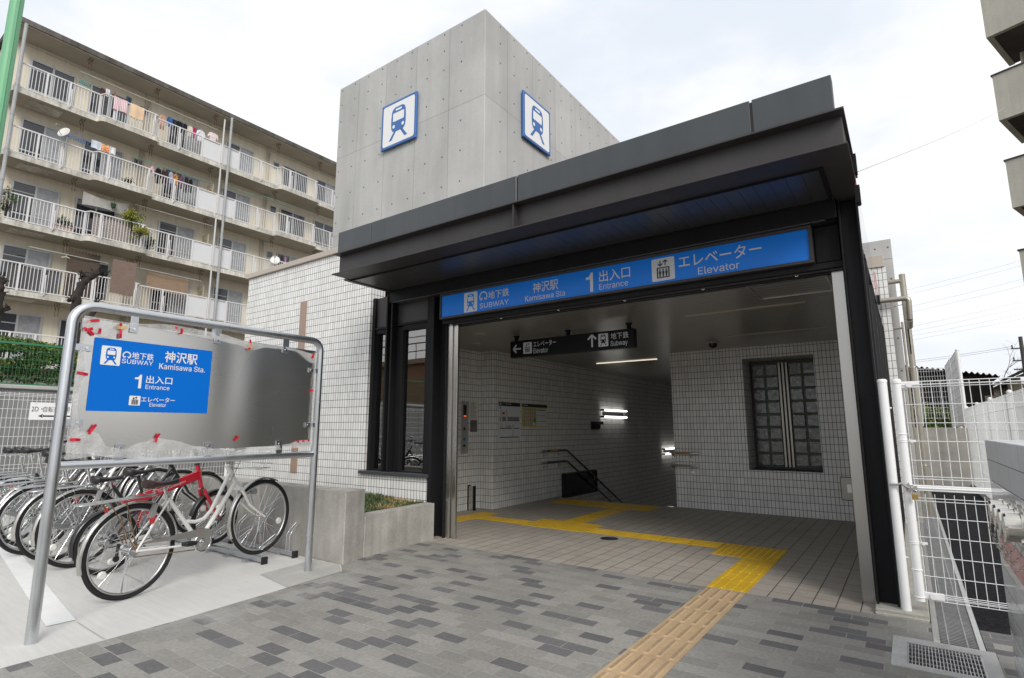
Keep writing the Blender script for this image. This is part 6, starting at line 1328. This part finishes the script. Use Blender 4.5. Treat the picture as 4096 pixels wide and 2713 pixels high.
for k, y in enumerate((2.55,2.68,2.82,2.97)):
    z = .89; b = MB(); b.lathe([(.050,.0),(.050,.010),(.040,.010),(.040,.026),(.050,.026),(.050,.034),(.0465,.036),(.0465,.072),(.043,.078),(.010,.078),(.001,.078)],(.309,y,z),(-1,0,0),32,sharp=True)
    for a in (50,230): b.obox((.274,y+.050*math.cos(R(a)),z+.050*math.sin(R(a))),((1,0,0),(0,math.cos(R(a)),math.sin(R(a))),(0,-math.sin(R(a)),math.cos(R(a)))),(.007,.009,.006))
    cp = b.build('inlet_cap', m_nick, si)
    b = MB(); b.torus((.228,y-.01,z-.046),(1,0,0),.008,.0022,10,5)
    p0 = Vector((.224,y-.01,z-.055)); p1 = Vector((.300,y-.03,z-.045))
    for i in range(13):
        u = (i+.5)/13; p = p0.lerp(p1,u)+Vector((-.012*math.sin(u*3.14),0,-.085*math.sin(u*3.14))); q_ = p0.lerp(p1,u+.02)+Vector((-.012*math.sin((u+.02)*3.14),0,-.085*math.sin((u+.02)*3.14)))
        d = (q_-p).normalized(); s_ = d.orthogonal().normalized() if i % 2 else d.cross(d.orthogonal()).normalized()
        b.tube([p-d*.0065+s_*.003, p-d*.0065-s_*.003, p+d*.0065-s_*.003, p+d*.0065+s_*.003],.0013,5,closed=True)
    b.build('chain', m_nick, cp)

# ---------------------------------------------------------------- fences and low wall down the passage
t = mesh_fence('mesh_fence',(1,10,0),'long white ribbed mesh fence along the right side of the black asphalt passage',(1.0,5.0,0),(0,1,0),10.3,.12,1.63,.05,[.2,.45,.7,.95,1.2,1.45,1.60,1.62],(.0,2.0,4.0,6.0,8.0,10.2),m_whitewire,.0024,.028)
b = MB(); b.box(.96,1.06,4.7,15.3,-.1,.10); b.build('kerb_base', m_frame, t, bevel=.006)
t = thing('low_wall', (.45,15.1,0), 'low concrete wall across the end of the asphalt passage', 'wall')
b = MB(); b.box(-.2,1.12,15.0,15.35,-.1,1.235); b.build('wall_face', m_planter, t, bevel=.01)
b = MB(); b.box(.04,.34,15.1,15.3,1.236,1.27); b.build('lid', m_black, t)
t = mesh_fence('mesh_fence',(.5,16,1.4),'small white mesh fence standing behind the low concrete wall',(.10,16,0),(1,0,0),.68,1.43,2.60,.05,[1.45,1.57,1.69,1.81,1.93,2.05,2.17,2.29,2.41,2.53,2.58,2.60],(.16,),m_whitewire,.0028,.028)
b = MB(); b.box(-.2,1.12,15.36,24,-.1,1.20); b.build('raised_ground', m_earth, kind='structure')
mesh_fence('mesh_fence',(.95,16.5,1.2),'tall white mesh fence stepping up behind the low wall, nearer panel',(.96,15.1,0),(0,1,0),1.75,1.26,2.86,.05,[1.3,1.5,1.7,1.9,2.1,2.3,2.5,2.7,2.84],(.0,1.75),m_whitewire,.0035,.036)
mesh_fence('mesh_fence',(.95,18,1.2),'tall white mesh fence behind the low wall, second farther panel',(.96,17.0,0),(0,1,0),2.2,1.26,2.90,.05,[1.3,1.5,1.7,1.9,2.1,2.3,2.5,2.7,2.88],(2.2,),m_whitewire,.0035,.034)
# shed with rusty roof
sh = thing('shed', (2.5,28,0), 'dark old shed with rusty corrugated roof beyond the white fences', 'shed')
m_dwood = M('dark_shed_boards',(.030,.024,.020),.9,var=.3,vs=3,streak=.2)
b = MB(); b.box(-.2,2.75,27.6,34,-.1,3.25); b.build('wall', m_dwood, sh)
b = MB(); n = 60
b.surf(lambda u, v: (lerp(-.4,2.95,u), lerp(27.2,34.5,v), 3.86-.66*u+ .04*math.sin(u*2*math.pi*20)-.3*abs(v-.1)), 160, 2, sm=False, thick=(0,0,-.03)); b.build('corrugated_roof', M('rusty_corrugated_iron',(.095,.042,.032),.85,var=.3,vs=2), sh)
b = MB(); b.box(.9,1.7,27.55,27.6,.8,2.4); b.build('opening', m_black, sh)
ho = thing('house', (6,31,0), 'small beige house gable at the right edge beyond the white fence', 'house')
b = MB(); b.prism([(3.55,31,-.1),(8.5,31,-.1),(8.5,31,3.2),(5.9,31,4.45),(3.55,31,3.2)],(0,6,0)); b.build('wall', M('beige_house_wall',(.42,.37,.28),.85,var=.06), ho)
b = MB(); b.prism([(3.2,30.7,3.06),(5.9,30.7,4.52),(8.9,30.7,3.05),(8.9,30.7,3.15),(5.9,30.7,4.64),(3.2,30.7,3.16)],(0,6.6,0)); b.build('roof', M('dark_roof_tile',(.07,.065,.06),.8,var=.2), ho)
b = MB(); b.box(4.6,5.5,30.97,31,1.2,2.4); b.build('window', m_wing, ho)
b = MB(); b.box(2.2,7.5,24.3,24.55,-.1,2.3); b.build('block_wall', M('weathered_block_wall',(.30,.27,.21),.9,var=.2,vs=2,streak=.2), kind=None, label='weathered tan block wall low behind the long white mesh fence', cat='wall')
bush('shrub','wild green shrub behind the small fence and the low wall',(.45,21,1.5),(.7,.6,.5),1800,[m_l1,m_l2,m_l3],(.5,.35,.15),21,(.03,.06),cat='shrub')
def bare(name, label, base, h, seed, r=.10):
    t = thing(name, base, label, 'tree'); rg = random.Random(seed); bt = MB(); bb = MB()
    def grow(b, p, d, ln, r, lvl):
        pts = [p]; q_ = p; dd = d
        for k in range(4): dd = (dd+Vector((rg.gauss(0,.12),rg.gauss(0,.12),rg.gauss(0,.06)+.03))).normalized(); q_ = q_+dd*ln/4; pts.append(q_)
        b.tube(pts,[lerp(r,r*.6,i/4) for i in range(5)],5)
        if lvl < 4:
            for _ in range(3 if lvl else 5): i = rg.randint(2,4); grow(bb, pts[i], (dd+Vector((rg.gauss(0,.6),rg.gauss(0,.6),rg.gauss(0,.35)))).normalized(), ln*rg.uniform(.5,.75), r*.5, lvl+1)
    grow(bt, Vector(base), Vector((0,0,1)), h*.5, r, 0)
    bt.build('trunk', m_bark, t); bb.build('crown', m_bark, t)
bare('bare_tree','leafless thin tree far beyond the rusty roof',(3.75,40,0),5.0,4,.06); bare('bare_tree','small leafless tree at the left of the far thin tree, beyond the shed',(1.95,40,0),4.6,9,.05)
up = thing('utility_pole', (8.08,60,0), 'dark utility pole with crossarms far away at the right edge', 'utility pole')
b = MB(); b.tube([(8.08,60,-.1),(8.08,60,8.6)],[.19,.13],12); b.build('pole', M('dark_pole',(.06,.055,.05),.8), up)
b = MB()
for z in (7.6,6.6,5.9): b.box(7.4,8.8,59.9,60.0,z,z+.1)
for z in (7.7,6.7): b.cyl((7.5,60,z),(7.5,60,z+.25),.05,8); b.cyl((8.6,60,z),(8.6,60,z+.25),.05,8)
b.build('crossarm', M('dark_pole_arm',(.06,.055,.055),.7), up)
m_wire = M('overhead_wire',(.55,.55,.57),.6)
def wire(label, p, q_, sag, r=.012, grp='overhead wires on the right'):
    b = MB(); p = Vector(p); q_ = Vector(q_); b.tube([p.lerp(q_,i/24)-Vector((0,0,sag*4*(i/24)*(1-i/24))) for i in range(25)], r, 5); tag(b.build('overhead_wire', m_wire), label, 'wire', grp)
for i, (z0, z1) in enumerate(((9.5,10.55),(9.2,10.3),(8.45,9.55),(8.1,9.2),(7.25,8.3),(6.95,8.0),(6.75,7.45),(6.5,7.2))):
    wire('thin overhead wire crossing the pale sky beyond the pipes', (-1.5,40,z0-.35), (14,40,z1+1.6), .25, .006, 'thin parallel overhead wires')
wire('sagging pair of wires reaching the far utility pole, upper', (-8,60,6.9), (7.5,60,7.85), .3, .022); wire('sagging pair of wires reaching the far utility pole, lower', (-8,60,6.7), (7.5,60,7.70), .3, .018)
wire('long low wire passing over the shed roof to the right', (-3,52,4.3), (16,52,4.6), .15, .016)
wire('single thin line from the canopy corner up to the balconies at right', (-.13,4.6,3.10), (3.1,20.0,10.3), .05, .0035)

# ---------------------------------------------------------------- apartment tower at the right edge
rb = thing('apartment_building', (8,24,0), 'grey balconied apartment building cut off by the right edge', 'apartment building')
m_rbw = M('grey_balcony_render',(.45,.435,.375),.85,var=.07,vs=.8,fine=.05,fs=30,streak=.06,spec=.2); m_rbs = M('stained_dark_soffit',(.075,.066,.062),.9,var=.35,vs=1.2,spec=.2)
O = Vector((2.93,20,0)); FX = Vector((.937,-.35,0)).normalized(); FY = Vector((.334,.942,0)).normalized()
def rp(a, c, z): p = O+FX*a+FY*c; return (p.x,p.y,z)
def rbox(b, a0, a1, c0, c1, z0, z1, mi=0): b.prism([rp(a0,c0,z0),rp(a1,c0,z0),rp(a1,c1,z0),rp(a0,c1,z0)],(0,0,z1-z0),mi)
b = MB(); rbox(b,.62,9,2.25,12,-.1,22); b.build('wall', m_rbw, rb)
for k in range(-4,4):
    zb = 9.953+2.647*k
    if zb < -1: continue
    b = MB(); rbox(b,0,9,0,.14,zb,zb+1.40); rbox(b,0,.14,.14,2.25,zb,zb+1.40); b.build('balcony', m_rbw, rb)
    b = MB(); rbox(b,.14,9,.14,2.25,zb+.12,zb+.24); b.build('balcony_floor', m_rbw, rb)
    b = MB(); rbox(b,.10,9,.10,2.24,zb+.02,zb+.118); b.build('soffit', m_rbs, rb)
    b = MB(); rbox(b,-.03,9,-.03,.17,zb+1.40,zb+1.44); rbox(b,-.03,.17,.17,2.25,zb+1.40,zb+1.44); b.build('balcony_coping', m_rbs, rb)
    b = MB(); rbox(b,1.2,2.8,2.19,2.25,zb+.25,zb+2.2); b.build('window', m_wing, rb)
b = MB(); c = rp(.42,1.75,0); b.cyl((c[0],c[1],0),(c[0],c[1],22),.06,10); b.build('downpipe', m_rbw, rb)

# ---------------------------------------------------------------- street across the way (mirrored in the entrance windows)
bh = thing('house', (-19,-12,0), 'brown flat roofed house across the street, mirrored in the entrance window', 'house')
b = MB(); b.box(-25,-14.5,-20,-11,-.1,4.6); b.build('wall', M('brown_house_wall',(.34,.21,.13),.85,var=.08), bh)
b = MB(); b.box(-25.3,-14.2,-20.3,-10.7,4.6,4.85); b.build('roof', M('brown_roof_slab',(.40,.30,.22),.85), bh)
b = MB()
for x in range(-25,-14): b.cyl((x,-10.9,4.85),(x,-10.9,5.7),.025,6)
b.box(-25.2,-14.3,-10.93,-10.87,5.66,5.72); b.box(-25.2,-14.3,-10.93,-10.87,5.25,5.29); b.build('roof_railing', m_rust2, bh)
for x in (-23,-19.5,-16.5):
    b = MB(); b.box(x,x+1.2,-11,-10.94,2.6,3.8); b.box(x+.1,x+1.0,-11,-10.95,.4,2.0); b.build('window', m_wcur, bh)
gh = thing('house', (-13,-14,0), 'grey gabled house across the street beside the brown one', 'house')
b = MB(); b.prism([(-14.2,-11,-.1),(-8,-11,-.1),(-8,-11,2.6),(-11.1,-11,3.9),(-14.2,-11,2.6)],(0,-8,0)); b.build('wall', M('pale_grey_house_wall',(.62,.62,.62),.85), gh)
b = MB(); b.prism([(-14.5,-10.7,2.5),(-11.1,-10.7,3.95),(-7.7,-10.7,2.5),(-7.7,-10.7,2.65),(-11.1,-10.7,4.1),(-14.5,-10.7,2.65)],(0,-8.6,0)); b.build('roof', M('blue_grey_roof',(.08,.10,.14),.6), gh)
b = MB(); b.box(-13,-9,-10.98,-10.9,.2,1.9); b.build('shutter', M('blue_shutter',(.06,.17,.42),.5), gh)
u2 = thing('utility_pole', (-17.5,-10,0), 'utility pole across the street, mirrored in the entrance window', 'utility pole')
b = MB(); b.tube([(-17.5,-9.5,0),(-17.5,-9.5,8.2)],[.17,.12],12); b.build('pole', M('grey_pole',(.10,.10,.10),.8), u2)
b = MB()
for z in (7.8,7.1,6.5): b.box(-18.4,-16.6,-9.55,-9.45,z,z+.09)
b.cyl((-17.2,-9.5,5.5),(-17.2,-9.5,6.2),.2,12); b.build('crossarm', m_black, u2)
for z in (7.9,7.2,6.6,6.0): wire('overhead wire along the street behind the viewer', (-45,-9.5,z), (20,-9.5,z), .3, .03, 'street wires mirrored in the window')
# far tree line that closes the horizon
b = MB(); rg = random.Random(77)
for i in range(9000):
    x = rg.uniform(-70,70); h = 3.4+1.3*math.sin(x*.21)+.8*math.sin(x*.63+1); p = Vector((x,95+rg.uniform(-3,3),rg.random()**.7*h)); leaf(b,p,rg.uniform(.22,.42),rg.randint(0,1),rg)
b.build('far_trees', [m_l1,m_l2], label='dark far tree line closing the horizon behind the houses', cat='trees', kind='stuff')
